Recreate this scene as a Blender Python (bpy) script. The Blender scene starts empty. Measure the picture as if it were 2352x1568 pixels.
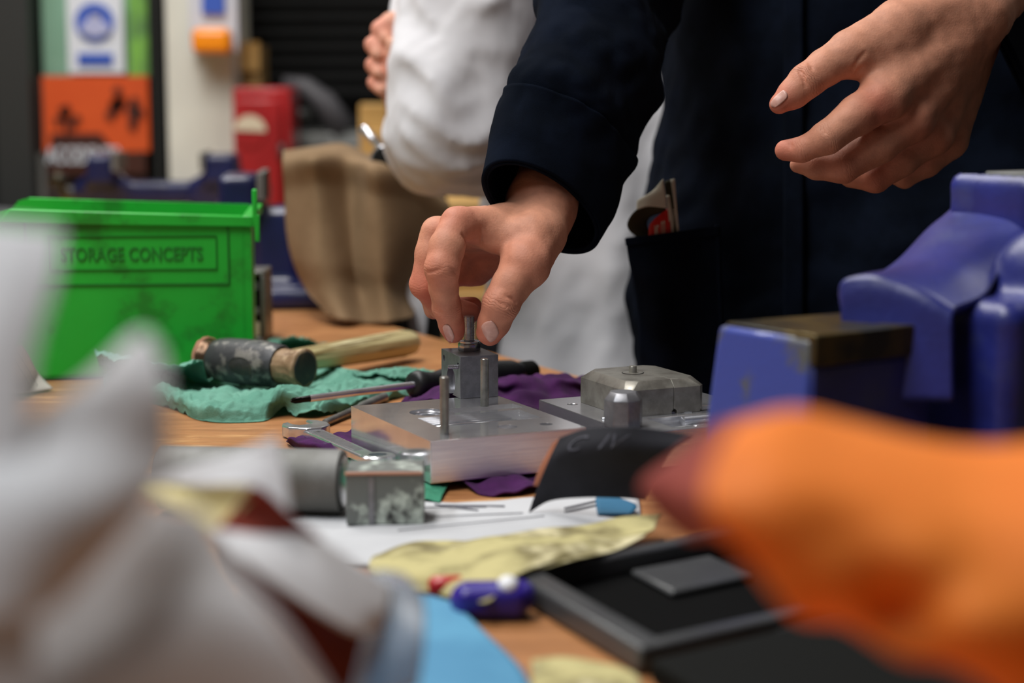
import bpy, bmesh, math, random
import numpy as np
from mathutils import Vector
# ---------------------------------------------------------------- camera, world, lights, exposure
SC = bpy.context.scene
T = 0.90                                   # height of the bench top
CAMZ, PITCH, FPX = T + 0.235, math.radians(8.0), 4200.0
cam = bpy.data.cameras.new('camera'); camo = bpy.data.objects.new('camera', cam)
SC.collection.objects.link(camo); SC.camera = camo
camo.location = (0, 0, CAMZ); camo.rotation_euler = (math.radians(90) - PITCH, 0, 0)
cam.sensor_width = 36.0; cam.lens = FPX / 2352 * 36.0; cam.clip_start = 0.05
cam.dof.use_dof = True; cam.dof.focus_distance = 1.195; cam.dof.aperture_fstop = 4.6; cam.dof.aperture_blades = 0
w = bpy.data.worlds.new('world'); SC.world = w; w.use_nodes = True
w.node_tree.nodes['Background'].inputs[0].default_value = (0.8, 0.9, 1, 1)
w.node_tree.nodes['Background'].inputs[1].default_value = 0.07
def lamp(x, y, z, sx, sy, power, col=(1, 1, 1), rot=(0, 0, 0)):
    l = bpy.data.lights.new('ceiling_or_fill_light', 'AREA'); l.shape = 'RECTANGLE'; l.size = sx; l.size_y = sy
    l.energy = power; l.color = col
    o = bpy.data.objects.new('ceiling_or_fill_light', l); SC.collection.objects.link(o)
    o.location = (x, y, z); o.rotation_euler = rot
lamp(-0.50, 0.95, 2.68, 0.30, 1.5, 33, (1.0, 0.98, 0.95))
lamp(-1.1, 0.0, 2.68, 0.30, 1.5, 28, (0.92, 0.96, 1.0))  # added fill that brightens the foreground paper, not a known ceiling tube
lamp(-0.9, 2.3, 2.68, 1.5, 0.30, 29, (1.0, 0.98, 0.94))
lamp(1.6, 2.4, 2.68, 0.30, 1.5, 10, (1.0, 0.98, 0.94))
SC.view_settings.view_transform = 'Standard'; SC.view_settings.look = 'None'
SC.view_settings.exposure = -0.06; SC.view_settings.gamma = 1.0
SC.view_settings.use_curve_mapping = False
try:
    SC.cycles.use_denoising = True; SC.cycles.max_bounces = 8
    SC.cycles.sample_clamp_indirect = 4.0
except Exception: pass

# ---------------------------------------------------------------- helpers
SP, CP = math.sin(PITCH), math.cos(PITCH)
FW, UP, RT = np.array([0, CP, -SP]), np.array([0, SP, CP]), np.array([1.0, 0, 0])
C0 = np.array([0, 0, CAMZ])
def ray(px, py): return RT * ((px - 1176) / FPX) + UP * ((784 - py) / FPX) + FW
def P(px, py, d): return C0 + ray(px, py) * d                 # a point d metres in front of the lens
def G(px, py, h=0.0):                                          # the point where that ray meets height h over the bench
    r = ray(px, py); return C0 + r * ((T + h - CAMZ) / r[2])
def V(x, y, h=0.0): return np.array([x, y, T + h])
COL = SC.collection
def tagit(o, label=None, cat=None, group=None, kind=None):
    if label: o['label'] = label
    if cat: o['category'] = cat
    if group: o['group'] = group
    if kind: o['kind'] = kind
    return o
def thing(name, label, cat, loc, group=None):
    o = bpy.data.objects.new(name, None); COL.objects.link(o); o.location = tuple(loc); o.empty_display_size = .02
    return tagit(o, label, cat, group)
def wloc(p):
    l = np.zeros(3)
    while p is not None: l = l + np.array(p.location); p = p.parent
    return l
def obj(name, vf, mats, parent=None, smooth=False, label=None, cat=None, group=None, kind=None, origin=None):
    v, f = vf[0], vf[1]
    v = np.asarray(v, float).reshape(-1, 3)
    if parent is not None: base = wloc(parent); loc = np.zeros(3)
    else:
        base = np.array(origin) if origin is not None else np.array([v[:, 0].mean(), v[:, 1].mean(), v[:, 2].min()]); loc = base
    me = bpy.data.meshes.new(name); me.from_pydata((v - base).tolist(), [], [list(map(int, q)) for q in f]); me.update()
    if not isinstance(mats, (list, tuple)): mats = [mats]
    for m in mats: me.materials.append(m)
    if len(vf) > 2 and vf[2] is not None: me.polygons.foreach_set('material_index', vf[2])
    bm = bmesh.new(); bm.from_mesh(me); bmesh.ops.recalc_face_normals(bm, faces=bm.faces); bm.to_mesh(me); bm.free()
    if smooth: me.polygons.foreach_set('use_smooth', [True] * len(me.polygons))
    o = bpy.data.objects.new(name, me); COL.objects.link(o); o.location = tuple(loc)
    if parent is not None: o.parent = parent
    if smooth == 'auto':
        me.set_sharp_from_angle(angle=math.radians(35))
    return tagit(o, label, cat, group, kind)
def bevel(o, w=.001, seg=2):
    m = o.modifiers.new('b', 'BEVEL'); m.width = w; m.segments = seg; m.limit_method = 'ANGLE'; m.angle_limit = math.radians(30)
    o.data.polygons.foreach_set('use_smooth', [True] * len(o.data.polygons)); o.data.set_sharp_from_angle(angle=math.radians(40))
    return o
def join(*parts):
    vs, fs, ms, n = [], [], [], 0
    for p in parts:
        v = np.asarray(p[0], float).reshape(-1, 3); vs.append(v); fs += [[i + n for i in q] for q in p[1]]
        ms += (list(p[2]) if len(p) > 2 and p[2] is not None else [0] * len(p[1])); n += len(v)
    return np.vstack(vs), fs, ms
def setm(vf, i): return vf[0], vf[1], [i] * len(vf[1])
def prism(bottom, top):                                        # two equal rings of points
    n = len(bottom); v = np.vstack([np.array(bottom), np.array(top)])
    f = [list(range(n))[::-1], list(range(n, 2 * n))] + [[i, (i + 1) % n, n + (i + 1) % n, n + i] for i in range(n)]
    return v, f
def box(c, s, rz=0.0):                                         # centre, full size
    c = np.array(c, float); x, y, z = [a / 2 for a in s]; ca, sa = math.cos(rz), math.sin(rz)
    q = [(-x, -y), (x, -y), (x, y), (-x, y)]; q = [(a * ca - b * sa, a * sa + b * ca) for a, b in q]
    return prism([(c[0] + a, c[1] + b, c[2] - z) for a, b in q], [(c[0] + a, c[1] + b, c[2] + z) for a, b in q])
def frame(d):
    d = np.array(d, float); d /= np.linalg.norm(d)
    a = np.array([0, 0, 1.0]) if abs(d[2]) < .9 else np.array([1.0, 0, 0])
    x = np.cross(a, d); x /= np.linalg.norm(x); return x, np.cross(d, x), d
def lathe(p0, p1, prof, n=32, ax=None):                        # prof: (t along p0->p1 in metres, radius)
    p0, p1 = np.array(p0, float), np.array(p1, float); x, y, d = frame(p1 - p0)
    if ax is not None: x = np.array(ax); y = np.cross(d, x)
    v = []; f = []
    for t, r in prof:
        for k in range(n):
            a = 2 * math.pi * k / n; v.append(p0 + d * t + x * (r * math.cos(a)) + y * (r * math.sin(a)))
    m = len(prof)
    for i in range(m - 1):
        for k in range(n): f.append([i * n + k, i * n + (k + 1) % n, (i + 1) * n + (k + 1) % n, (i + 1) * n + k])
    f.append(list(range(n))[::-1]); f.append([(m - 1) * n + k for k in range(n)])
    return np.array(v), f
def tube(pts, rad, n=12):
    pts = [np.array(p, float) for p in pts]; m = len(pts); v = []; f = []
    if not hasattr(rad, '__len__'): rad = [rad] * m
    x = None
    for i, p in enumerate(pts):
        d = pts[min(i + 1, m - 1)] - pts[max(i - 1, 0)]; d = d / np.linalg.norm(d)
        if x is None: x = frame(d)[0]
        x = x - d * x.dot(d); x /= np.linalg.norm(x); y = np.cross(d, x)
        for k in range(n):
            a = 2 * math.pi * k / n; v.append(p + (x * math.cos(a) + y * math.sin(a)) * rad[i])
    for i in range(m - 1):
        for k in range(n): f.append([i * n + k, i * n + (k + 1) % n, (i + 1) * n + (k + 1) % n, (i + 1) * n + k])
    f.append(list(range(n))[::-1]); f.append([(m - 1) * n + k for k in range(n)])
    return np.array(v), f
def cat(a, t):                                                 # Catmull-Rom through rows of a at parameters t
    a = np.asarray(a, float); n = len(a)
    if n == 1: return np.repeat(a, len(t), 0)
    ext = np.concatenate([[2 * a[0] - a[1]], a, [2 * a[-1] - a[-2]]]); s = np.clip(t, 0, 1) * (n - 1)
    i = np.minimum(s.astype(int), n - 2); u = (s - i).reshape((-1,) + (1,) * (a.ndim - 1))
    p0, p1, p2, p3 = ext[i], ext[i + 1], ext[i + 2], ext[i + 3]
    return .5 * (2 * p1 + (p2 - p0) * u + (2 * p0 - 5 * p1 + 4 * p2 - p3) * u ** 2 + (3 * p1 - p0 - 3 * p2 + p3) * u ** 3)
def wob(p, scale, seed, n=7):                                  # smooth noise in about -1..1; p in metres
    r = np.random.RandomState(seed); out = 0
    for _ in range(n):
        k = r.normal(size=3); k = k / np.linalg.norm(k) * r.uniform(.6, 1.7) * 2 * math.pi / scale
        out = out + np.sin(p @ k + r.uniform(0, 6.28))
    return out / n * 1.6
def crump(p, scale, seed, n=9):                                # sharp-creased crumple
    r = np.random.RandomState(seed); q = p + np.stack([wob(p, scale * 2, seed + 5), wob(p, scale * 2, seed + 6), 0 * p[..., 0]], -1) * scale * .5; out = 0
    for j in range(n):
        k = r.normal(size=3) * (1, 1, .3); k = k / np.linalg.norm(k) * r.uniform(.4, 2.2) / scale
        s = (q @ k + r.uniform(0, 1)) % 1.0; out = out + np.abs(s * 2 - 1) / (1 + .5 * j) * (1 if j % 2 else -1)
    return out
def gridmesh(pts):
    nu, nv = pts.shape[:2]; idx = np.arange(nu * nv).reshape(nu, nv)
    f = np.stack([idx[:-1, :-1], idx[1:, :-1], idx[1:, 1:], idx[:-1, 1:]], -1).reshape(-1, 4)
    return pts.reshape(-1, 3), f.tolist()
class Sheet:
    def __init__(s, ctrl, nu=40, nv=40, amp=0, scale=.03, seed=1, crumple=False, updir=False, rag=0, floor=None, aniso=(1, 1, 1), under=()):
        c = np.array(ctrl, float); u = np.linspace(0, 1, nu); v = np.linspace(0, 1, nv)
        a = cat(c, u); a = cat(a.transpose(1, 0, 2), v).transpose(1, 0, 2)
        if rag:
            r = np.random.RandomState(seed + 9)
            for sl, nb in (((0, slice(None)), 1), ((-1, slice(None)), -2)):
                k = np.repeat(r.rand(nv // 3 + 1, 1), 3, 0)[:nv] * .7; a[sl] = a[sl] * (1 - k * rag) + a[nb] * k * rag
        if amp:
            n = np.cross(np.gradient(a, axis=0), np.gradient(a, axis=1)); n /= np.linalg.norm(n, axis=-1, keepdims=True) + 1e-12
            if updir: n = np.array([0, 0, 1.0])
            h = (crump(a, scale, seed) + .6 * crump(a, scale * .38, seed + 7)) if crumple else wob(a * np.array(aniso), scale, seed)
            a = a + n * (amp * h)[..., None]
        for ca_, cb_, r0_, r1_ in under:                       # cloth pressed down by what lies on it
            ab = (cb_ - ca_); t = np.clip(((a - ca_)[..., :2] @ ab[:2]) / (ab[:2] @ ab[:2]), 0, 1); q = ca_ + t[..., None] * ab; r_ = r0_ + (r1_ - r0_) * t + .0006
            dd = np.linalg.norm((a - q)[..., :2], axis=-1); k = dd < r_; lim = q[..., 2] - np.sqrt(np.maximum(r_ ** 2 - dd ** 2, 0)) - .0004
            a[..., 2] = np.where(k, np.minimum(a[..., 2], lim), a[..., 2])
        if floor is not None: a[..., 2] = np.maximum(a[..., 2], T + floor)
        s.a = a
    def mesh(s): return gridmesh(s.a)
    def at(s, u, v, off=0):
        nu, nv = s.a.shape[:2]; x, y = min(max(u, 0), 1) * (nu - 1), min(max(v, 0), 1) * (nv - 1); i, j = min(int(x), nu - 2), min(int(y), nv - 2); fx, fy = x - i, y - j
        p = (s.a[i, j] * (1 - fx) * (1 - fy) + s.a[i + 1, j] * fx * (1 - fy) + s.a[i, j + 1] * (1 - fx) * fy + s.a[i + 1, j + 1] * fx * fy)
        n = np.cross(s.a[i + 1, j] - s.a[i, j], s.a[i, j + 1] - s.a[i, j]); n /= np.linalg.norm(n) + 1e-12
        if n.dot(p - C0) > 0: n = -n
        return p + n * off
def sheet(name, ctrl, mats, thick=.0004, parent=None, smooth=True, label=None, cat_=None, group=None, kind=None, **kw):
    s = Sheet(ctrl, **kw); mats = mats if isinstance(mats, (list, tuple)) else [mats]
    o = obj(name, s.mesh(), mats, parent, smooth, label, cat_, group, kind)
    m = o.modifiers.new('thick', 'SOLIDIFY'); m.thickness = thick; m.offset = 0
    if len(mats) > 1: m.material_offset = 1; m.material_offset_rim = 0
    return o, s
def text_mesh(body, bold=False):
    cu = bpy.data.curves.new('t', 'FONT'); cu.body = body; cu.align_x = 'CENTER'; cu.align_y = 'CENTER'; cu.resolution_u = 3
    if bold: cu.offset = .015
    o = bpy.data.objects.new('t', cu); COL.objects.link(o); dg = bpy.context.evaluated_depsgraph_get(); dg.update()
    me = bpy.data.meshes.new_from_object(o.evaluated_get(dg)); bm = bmesh.new(); bm.from_mesh(me)
    bmesh.ops.triangulate(bm, faces=bm.faces)
    v = np.array([x.co[:] for x in bm.verts]).reshape(-1, 3); f = [[q.index for q in g.verts] for g in bm.faces]; bm.free()
    bpy.data.objects.remove(o); lo, hi = v.min(0), v.max(0); v = (v - (lo + hi) / 2); return v, f, hi - lo
def text_on(body, o, ux, uy, width, height, thick, off, bold=False):  # text laid on a plane at o with axes ux, uy, given thickness
    v, f, s = text_mesh(body, bold); n = np.cross(ux, uy)
    w_ = o + np.outer(v[:, 0] * width / s[0], ux) + np.outer(v[:, 1] * height / s[1], uy) + n * off
    a = w_ + n * thick; m = len(w_); edge = {}
    for q in f:
        for i in range(3):
            e = (q[i], q[(i + 1) % 3]); edge[e] = 1
    side = [[i, j, j + m, i + m] for (i, j) in edge if (j, i) not in edge]
    return np.vstack([w_, a]), [q[::-1] for q in f] + [[i + m for i in q] for q in f] + side

# ---- signed-distance modelling: smooth unions turned into one continuous surface
def nets(fn, lo, hi, vox):
    lo, hi = np.array(lo, float), np.array(hi, float); n = np.maximum(((hi - lo) / vox).astype(int) + 2, 4)
    ax = [lo[i] + vox * np.arange(n[i]) for i in range(3)]
    p = np.stack(np.meshgrid(*ax, indexing='ij'), -1).astype(np.float32); d = fn(p).astype(np.float32)
    ins = d < 0; m = n - 1; cnt = np.zeros(m, np.float32); acc = np.zeros(tuple(m) + (3,), np.float32)
    def sl(o): return tuple(slice(o[i], o[i] + m[i]) for i in range(3))
    for axi in range(3):
        for b in range(4):
            o0 = [0, 0, 0]; others = [i for i in range(3) if i != axi]; o0[others[0]] = b & 1; o0[others[1]] = b >> 1
            o1 = list(o0); o1[axi] = 1; a, c = d[sl(o0)], d[sl(o1)]; x = (a < 0) != (c < 0)
            t = np.where(x, a / np.where(x, a - c, 1), 0); cnt += x
            for i in range(3): acc[..., i] += np.where(x, (t if i == axi else o0[i]), 0)
    act = cnt > 0; idx = -np.ones(m, int); idx[act] = np.arange(act.sum())
    cell = np.argwhere(act); v = lo + (cell + acc[act] / cnt[act][:, None]) * vox; fs = []
    for axi in range(3):
        o1 = [0, 0, 0]; o1[axi] = 1; u, w2 = [i for i in range(3) if i != axi]
        if axi == 1: u, w2 = w2, u
        s0 = [slice(1, m[i]) for i in range(3)]; s0[axi] = slice(0, m[axi]); s1 = list(s0); s1[axi] = slice(1, m[axi] + 1)
        a, c = ins[tuple(s0)], ins[tuple(s1)]; e = np.argwhere(a != c); flip = a[a != c]
        base = e.copy(); base[:, u] += 1; base[:, w2] += 1
        def g(du, dw): q = base.copy(); q[:, u] -= du; q[:, w2] -= dw; return idx[q[:, 0], q[:, 1], q[:, 2]]
        q = np.stack([g(1, 1), g(0, 1), g(0, 0), g(1, 0)], -1); q[~flip] = q[~flip][:, ::-1]; fs.append(q)
    f = np.vstack(fs); f = f[(f >= 0).all(1)]
    return v, f.tolist()
def cap(p, a, b, ra, rb):
    a, b = np.array(a, np.float32), np.array(b, np.float32); ab = b - a; L = float(ab @ ab) + 1e-12
    pa = p - a; t = np.clip((pa @ ab) / L, 0, 1); return np.linalg.norm(pa - t[..., None] * ab, axis=-1) - (ra + (rb - ra) * t)
def rbox(p, c, h, r, R=None):
    q = p - np.array(c, np.float32)
    if R is not None: q = q @ np.array(R, np.float32).T
    q = np.abs(q) - (np.array(h, np.float32) - r)
    return np.linalg.norm(np.maximum(q, 0), axis=-1) + np.minimum(q.max(-1), 0) - r
def ell(p, c, r, R=None):
    q = p - np.array(c, np.float32)
    if R is not None: q = q @ np.array(R, np.float32).T
    r = np.array(r, np.float32); k0 = np.linalg.norm(q / r, axis=-1); k1 = np.linalg.norm(q / r ** 2, axis=-1) + 1e-9; return k0 * (k0 - 1) / k1
def smin(a, b, k):
    if a is None: return b
    h = np.clip(.5 + .5 * (b - a) / k, 0, 1); return b * (1 - h) + a * h - k * h * (1 - h)
def rotz(a): c, s = math.cos(a), math.sin(a); return [[c, s, 0], [-s, c, 0], [0, 0, 1]]
def attr(o, name, vals):
    at = o.data.attributes.new(name, 'FLOAT', 'POINT'); at.data.foreach_set('value', np.asarray(vals, np.float32))

# ---------------------------------------------------------------- materials
def lin(c):
    c = np.array(c, float) / 255; return tuple(np.where(c < .04045, c / 12.92, ((c + .055) / 1.055) ** 2.4)) + (1,)
def mk(name, col, col2=None, scale=20, lo=.4, hi=.6, rough=.5, rough2=None, metal=0, bump=0, bscale=None, coat=0, stretch=(1, 1, 1), detail=5,
       sheen=0, spec=.5, emit=None, wave=None, trans=0, col3=None, s3=None, aniso=0, coatr=.1, ior=1.45):
    m = bpy.data.materials.new(name); m.use_nodes = True; nt = m.node_tree; N, L = nt.nodes, nt.links; b = N['Principled BSDF']
    I = b.inputs; I['Base Color'].default_value = lin(col); I['Roughness'].default_value = rough; I['Metallic'].default_value = metal
    I['Specular IOR Level'].default_value = spec; I['IOR'].default_value = ior
    if coat: I['Coat Weight'].default_value = coat; I['Coat Roughness'].default_value = coatr
    if sheen: I['Sheen Weight'].default_value = sheen; I['Sheen Roughness'].default_value = .5
    if trans: I['Transmission Weight'].default_value = trans
    if emit: I['Emission Color'].default_value = lin(emit[0]); I['Emission Strength'].default_value = emit[1]
    tc = N.new('ShaderNodeTexCoord'); mp = N.new('ShaderNodeMapping'); mp.inputs['Scale'].default_value = stretch; L.new(tc.outputs['Object'], mp.inputs[0])
    def noise(s, det=detail):
        n = N.new('ShaderNodeTexNoise'); n.inputs['Scale'].default_value = s; n.inputs['Detail'].default_value = det; n.inputs['Roughness'].default_value = .6
        L.new(mp.outputs[0], n.inputs['Vector']); return n
    def ramp(src, a, c, v0, v1):
        r = N.new('ShaderNodeMapRange'); r.inputs[1].default_value = a; r.inputs[2].default_value = c; r.inputs[3].default_value = v0; r.inputs[4].default_value = v1
        L.new(src, r.inputs[0]); return r.outputs[0]
    if col2 is not None:
        n = noise(scale); mx = N.new('ShaderNodeMix'); mx.data_type = 'RGBA'; mx.inputs[6].default_value = lin(col); mx.inputs[7].default_value = lin(col2)
        L.new(ramp(n.outputs[0], lo, hi, 0, 1), mx.inputs[0]); out = mx.outputs[2]
        if col3 is not None:
            n3 = noise(s3 or scale * 3); m3 = N.new('ShaderNodeMix'); m3.data_type = 'RGBA'; m3.inputs[7].default_value = lin(col3)
            L.new(out, m3.inputs[6]); L.new(ramp(n3.outputs[0], .56, .66, 0, 1), m3.inputs[0]); out = m3.outputs[2]
        L.new(out, I['Base Color'])
        if rough2 is not None: L.new(ramp(n.outputs[0], lo, hi, rough, rough2), I['Roughness'])
    if bump:
        n = noise(bscale or scale, 4); bp = N.new('ShaderNodeBump'); bp.inputs['Strength'].default_value = 1; bp.inputs['Distance'].default_value = bump
        L.new(n.outputs[0], bp.inputs['Height']); L.new(bp.outputs[0], I['Normal'])
    return m
M = dict(
 wood=mk('bench_wood', (180, 124, 78), (148, 98, 58), 16, .35, .65, rough=.42, bump=.0004, bscale=60, stretch=(1, 6, 6), col3=(200, 150, 98), s3=14),
 floor=mk('floor_vinyl', (70, 66, 62), (60, 57, 54), 4, rough=.5),
 wallgrey=mk('grey_wall_paint', (120, 118, 112), (110, 108, 104), 3, rough=.8),
 ceiling=mk('ceiling_paint', (150, 150, 146), rough=.9),
 black=mk('black_paint', (26, 27, 26), (20, 20, 20), 30, rough=.6),
 darkframe=mk('dark_frame_paint', (46, 47, 46), rough=.5),
 shutter=mk('shutter_slats', (13, 13, 12), rough=.8),
 palegreen=mk('pale_green_glazing', (150, 190, 170), (120, 160, 130), 2, .3, .7, rough=.25),
 green2=mk('bright_green_board', (140, 205, 80), (90, 130, 80), 5, .45, .6, rough=.5),
 white=mk('white_paint', (226, 226, 214), (214, 214, 204), 4, rough=.6),
 paper=mk('white_paper', (218, 219, 222), (208, 209, 212), 6, rough=.85, bump=.0002, bscale=30),
 paperw=mk('paper_warm', (226, 222, 214), (214, 212, 204), 6, rough=.85),
 signblue=mk('sign_blue', (56, 92, 190), rough=.5),
 signwhite=mk('sign_white', (228, 232, 240), rough=.5),
 posteror=mk('poster_orange', (228, 92, 34), (214, 78, 24), 3, rough=.5),
 posterdk=mk('poster_dark_brown', (74, 36, 24), rough=.5),
 postergrey=mk('lower_panel_grey_brown', (78, 66, 62), (92, 52, 44), 4, rough=.6),
 amber=mk('amber_plastic', (255, 150, 20), rough=.3, coat=.4),
 card=mk('cardboard', (176, 140, 88), (160, 126, 74), 12, rough=.85),
 ply=mk('plywood', (196, 156, 92), (178, 138, 76), 8, rough=.6, stretch=(1, 1, 6)),
 red=mk('red_enamel', (176, 30, 34), (150, 24, 28), 6, rough=.4, coat=.3),
 label=mk('cream_label', (212, 200, 176), rough=.6),
 machine=mk('machine_grey', (122, 124, 122), (100, 100, 98), 10, rough=.5),
 hose=mk('grey_hose', (84, 82, 86), rough=.5),
 navyblue=mk('vice_blue_paint', (38, 46, 128), (30, 36, 104), 14, .4, .6, rough=.42, coat=.5, coatr=.35, col3=(50, 58, 120), s3=22, bump=.0004, bscale=260),
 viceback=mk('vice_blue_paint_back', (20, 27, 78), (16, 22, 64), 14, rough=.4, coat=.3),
 vicelit=mk('vice_blue_paint_lit', (62, 76, 156), (90, 92, 92), 28, .52, .6, rough=.4, coat=.3, bump=.0003, bscale=260),  # vice blue lightened for the lit side of the jaw, with worn grey patches
 steelbrown=mk('oiled_jaw_steel', (52, 50, 44), (92, 78, 44), 30, .45, .62, rough=.4, metal=.6),
 green=mk('bin_green_plastic', (34, 180, 54), (26, 164, 46), 8, .35, .65, rough=.42, col3=(30, 132, 38), s3=16, bump=.0002, bscale=500),
 greendk=mk('bin_emboss_green', (20, 120, 34), rough=.6),
 tissue=mk('green_paper_towel', (126, 184, 163), (108, 168, 147), 30, rough=.9, bump=.0006, bscale=900),
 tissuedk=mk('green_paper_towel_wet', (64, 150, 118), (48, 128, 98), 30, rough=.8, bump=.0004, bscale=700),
 purple=mk('purple_cloth', (72, 28, 80), (56, 20, 64), 40, rough=.95, bump=.0004, bscale=1200, sheen=.05, spec=.2),
 chrome=mk('chrome_steel', (228, 230, 236), (212, 214, 220), 50, rough=.24, metal=.88),
 steel=mk('turned_steel', (150, 150, 146), (126, 126, 122), 120, rough=.34, metal=.75, bump=.00005, bscale=900),
 zinc=mk('zinc_plated_steel', (206, 208, 212), (180, 182, 188), 200, rough=.24, metal=.9),
 alu=mk('milled_aluminium', (206, 206, 208), (190, 190, 194), 60, rough=.27, metal=.82, stretch=(1, 12, 12), bump=.00008, bscale=90),
 alubr=mk('brushed_aluminium_face', (240, 232, 234), (222, 214, 220), 30, .35, .65, rough=.28, metal=.8, stretch=(1, 1, 26), bump=.00006, bscale=140),
 alumir=mk('polished_aluminium', (226, 225, 226), (210, 209, 212), 30, rough=.14, metal=.85, bump=.00003, bscale=60),
 alusat=mk('satin_aluminium', (132, 132, 136), (120, 120, 124), 200, rough=.36, metal=.6, bump=.00006, bscale=1200),
 cast=mk('cast_aluminium', (160, 157, 148), (130, 126, 118), 60, rough=.42, metal=.65, bump=.0001, bscale=300),
 darkhole=mk('dark_bore', (26, 24, 26), rough=.4, metal=.5),
 blackrub=mk('black_rubber_grip', (24, 25, 27), (32, 33, 34), 60, rough=.45),
 blacktip=mk('blackened_tip', (30, 28, 28), rough=.3, metal=.8),
 malletiron=mk('worn_iron', (66, 66, 68), (140, 136, 130), 70, .5, .62, rough=.5, rough2=.38, metal=.35, bump=.0006, bscale=180, col3=(34, 33, 34), s3=26),
 hide=mk('rawhide', (150, 122, 92), (116, 88, 62), 60, .4, .65, rough=.6, bump=.0008, bscale=150, col3=(186, 160, 128), s3=90),
 hidedark=mk('rawhide_face', (44, 44, 42), (70, 62, 50), 90, .5, .7, rough=.6, bump=.0006, bscale=200),
 copper=mk('old_copper', (112, 84, 62), (84, 64, 48), 50, rough=.3, metal=.7),
 ash=mk('ash_handle', (198, 182, 130), (150, 132, 84), 14, .42, .6, rough=.5, stretch=(1, 1, 1), col3=(216, 206, 160), s3=40),
 grit_yellow=mk('worn_yellow_grit', (186, 176, 124), (120, 110, 72), 24, .44, .6, rough=.9, col3=(206, 196, 156), s3=30),
 grit_stain=mk('stained_yellow_grit', (210, 196, 140), (188, 128, 50), 26, .52, .66, rough=.9),
 maroon=mk('maroon_grit', (146, 64, 50), (126, 50, 42), 14, rough=.85),
 maroondk=mk('dark_maroon_grit', (84, 26, 24), rough=.85),
 orange=mk('orange_backing', (250, 150, 58), (246, 138, 46), 10, rough=.7),
 emery=mk('emery_backing', (36, 36, 42), (29, 29, 34), 30, rough=.75, spec=.25, bump=.0001, bscale=900),
 emeryback=mk('emery_grit_brown', (150, 92, 66), rough=.9),
 print=mk('faint_grey_print', (70, 70, 80), rough=.7),
 ink=mk('grey_ink', (104, 104, 112), rough=.8),
 blue=mk('sky_blue_paper', (84, 148, 182), (70, 132, 168), 12, rough=.7),
 bluecard=mk('teal_blue_card', (40, 104, 140), rough=.6),
 filmgrey=mk('clear_film', (190, 196, 206), rough=.25, trans=.6),
 barsteel=mk('grey_bar_steel', (122, 122, 120), (104, 104, 100), 30, rough=.6, metal=.35),
 mottled=mk('mottled_plated_steel', (112, 116, 113), (196, 206, 196), 34, .5, .58, rough=.5, metal=.3, col3=(56, 56, 56), s3=44),
 rust=mk('rusty_edge', (176, 124, 100), rough=.7),
 tray=mk('grey_black_plastic', (70, 71, 72), (62, 62, 64), 20, rough=.35),
 trayin=mk('black_tray_inside', (7, 7, 7), rough=.9, spec=.1),
 casebl=mk('black_case_plastic', (11, 12, 10), rough=.8, spec=.15),
 redpl=mk('red_plastic', (176, 20, 26), rough=.3), violet=mk('violet_blue_plastic', (50, 32, 140), (40, 28, 110), 20, rough=.3),
 highlight=mk('highlight_white', (226, 226, 230), rough=.3),
 coatwhite=mk('white_cotton', (216, 215, 218), (208, 207, 211), 5, rough=.9, bump=.0003, bscale=60),
 navy=mk('navy_cotton_drill', (15, 21, 33), (11, 16, 25), 30, rough=1, bump=.00025, bscale=1500, spec=.06),
 canvas=mk('brown_canvas', (136, 111, 82), (120, 96, 68), 9, .4, .62, rough=.9, bump=.0006, bscale=90),
 olive=mk('olive_card', (52, 46, 22), rough=.8), cream=mk('cream_card', (196, 190, 172), rough=.8), packred=mk('pack_red', (196, 30, 14), rough=.4),
 nail=mk('fingernail', (206, 160, 146), (196, 148, 134), 300, rough=.42, coat=.08),
 dirt=mk('nail_dirt', (70, 50, 42), rough=.7),
 hair=mk('brown_hair', (52, 38, 28), rough=.6), trouser=mk('dark_trousers', (38, 38, 42), rough=.9), shoe=mk('black_shoe', (18, 18, 18), rough=.4),
 greyframe=mk('grey_metal_frame', (120, 118, 116), rough=.35, metal=.5),
)
def translucent(k, fac):                                       # thin paper lets some light through
    nt = M[k].node_tree; N, L = nt.nodes, nt.links; b = N['Principled BSDF']; o = N['Material Output']
    t = N.new('ShaderNodeBsdfTranslucent'); mx = N.new('ShaderNodeMixShader'); mx.inputs[0].default_value = fac
    c = b.inputs['Base Color']
    if c.links: L.new(c.links[0].from_socket, t.inputs[0])
    else: t.inputs[0].default_value = c.default_value
    L.new(b.outputs[0], mx.inputs[1]); L.new(t.outputs[0], mx.inputs[2]); L.new(mx.outputs[0], o.inputs['Surface'])
for k_, f_ in (('orange', .3), ('paper', .25), ('paperw', .25), ('tissue', .25), ('tissuedk', .2)): translucent(k_, f_)
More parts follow.
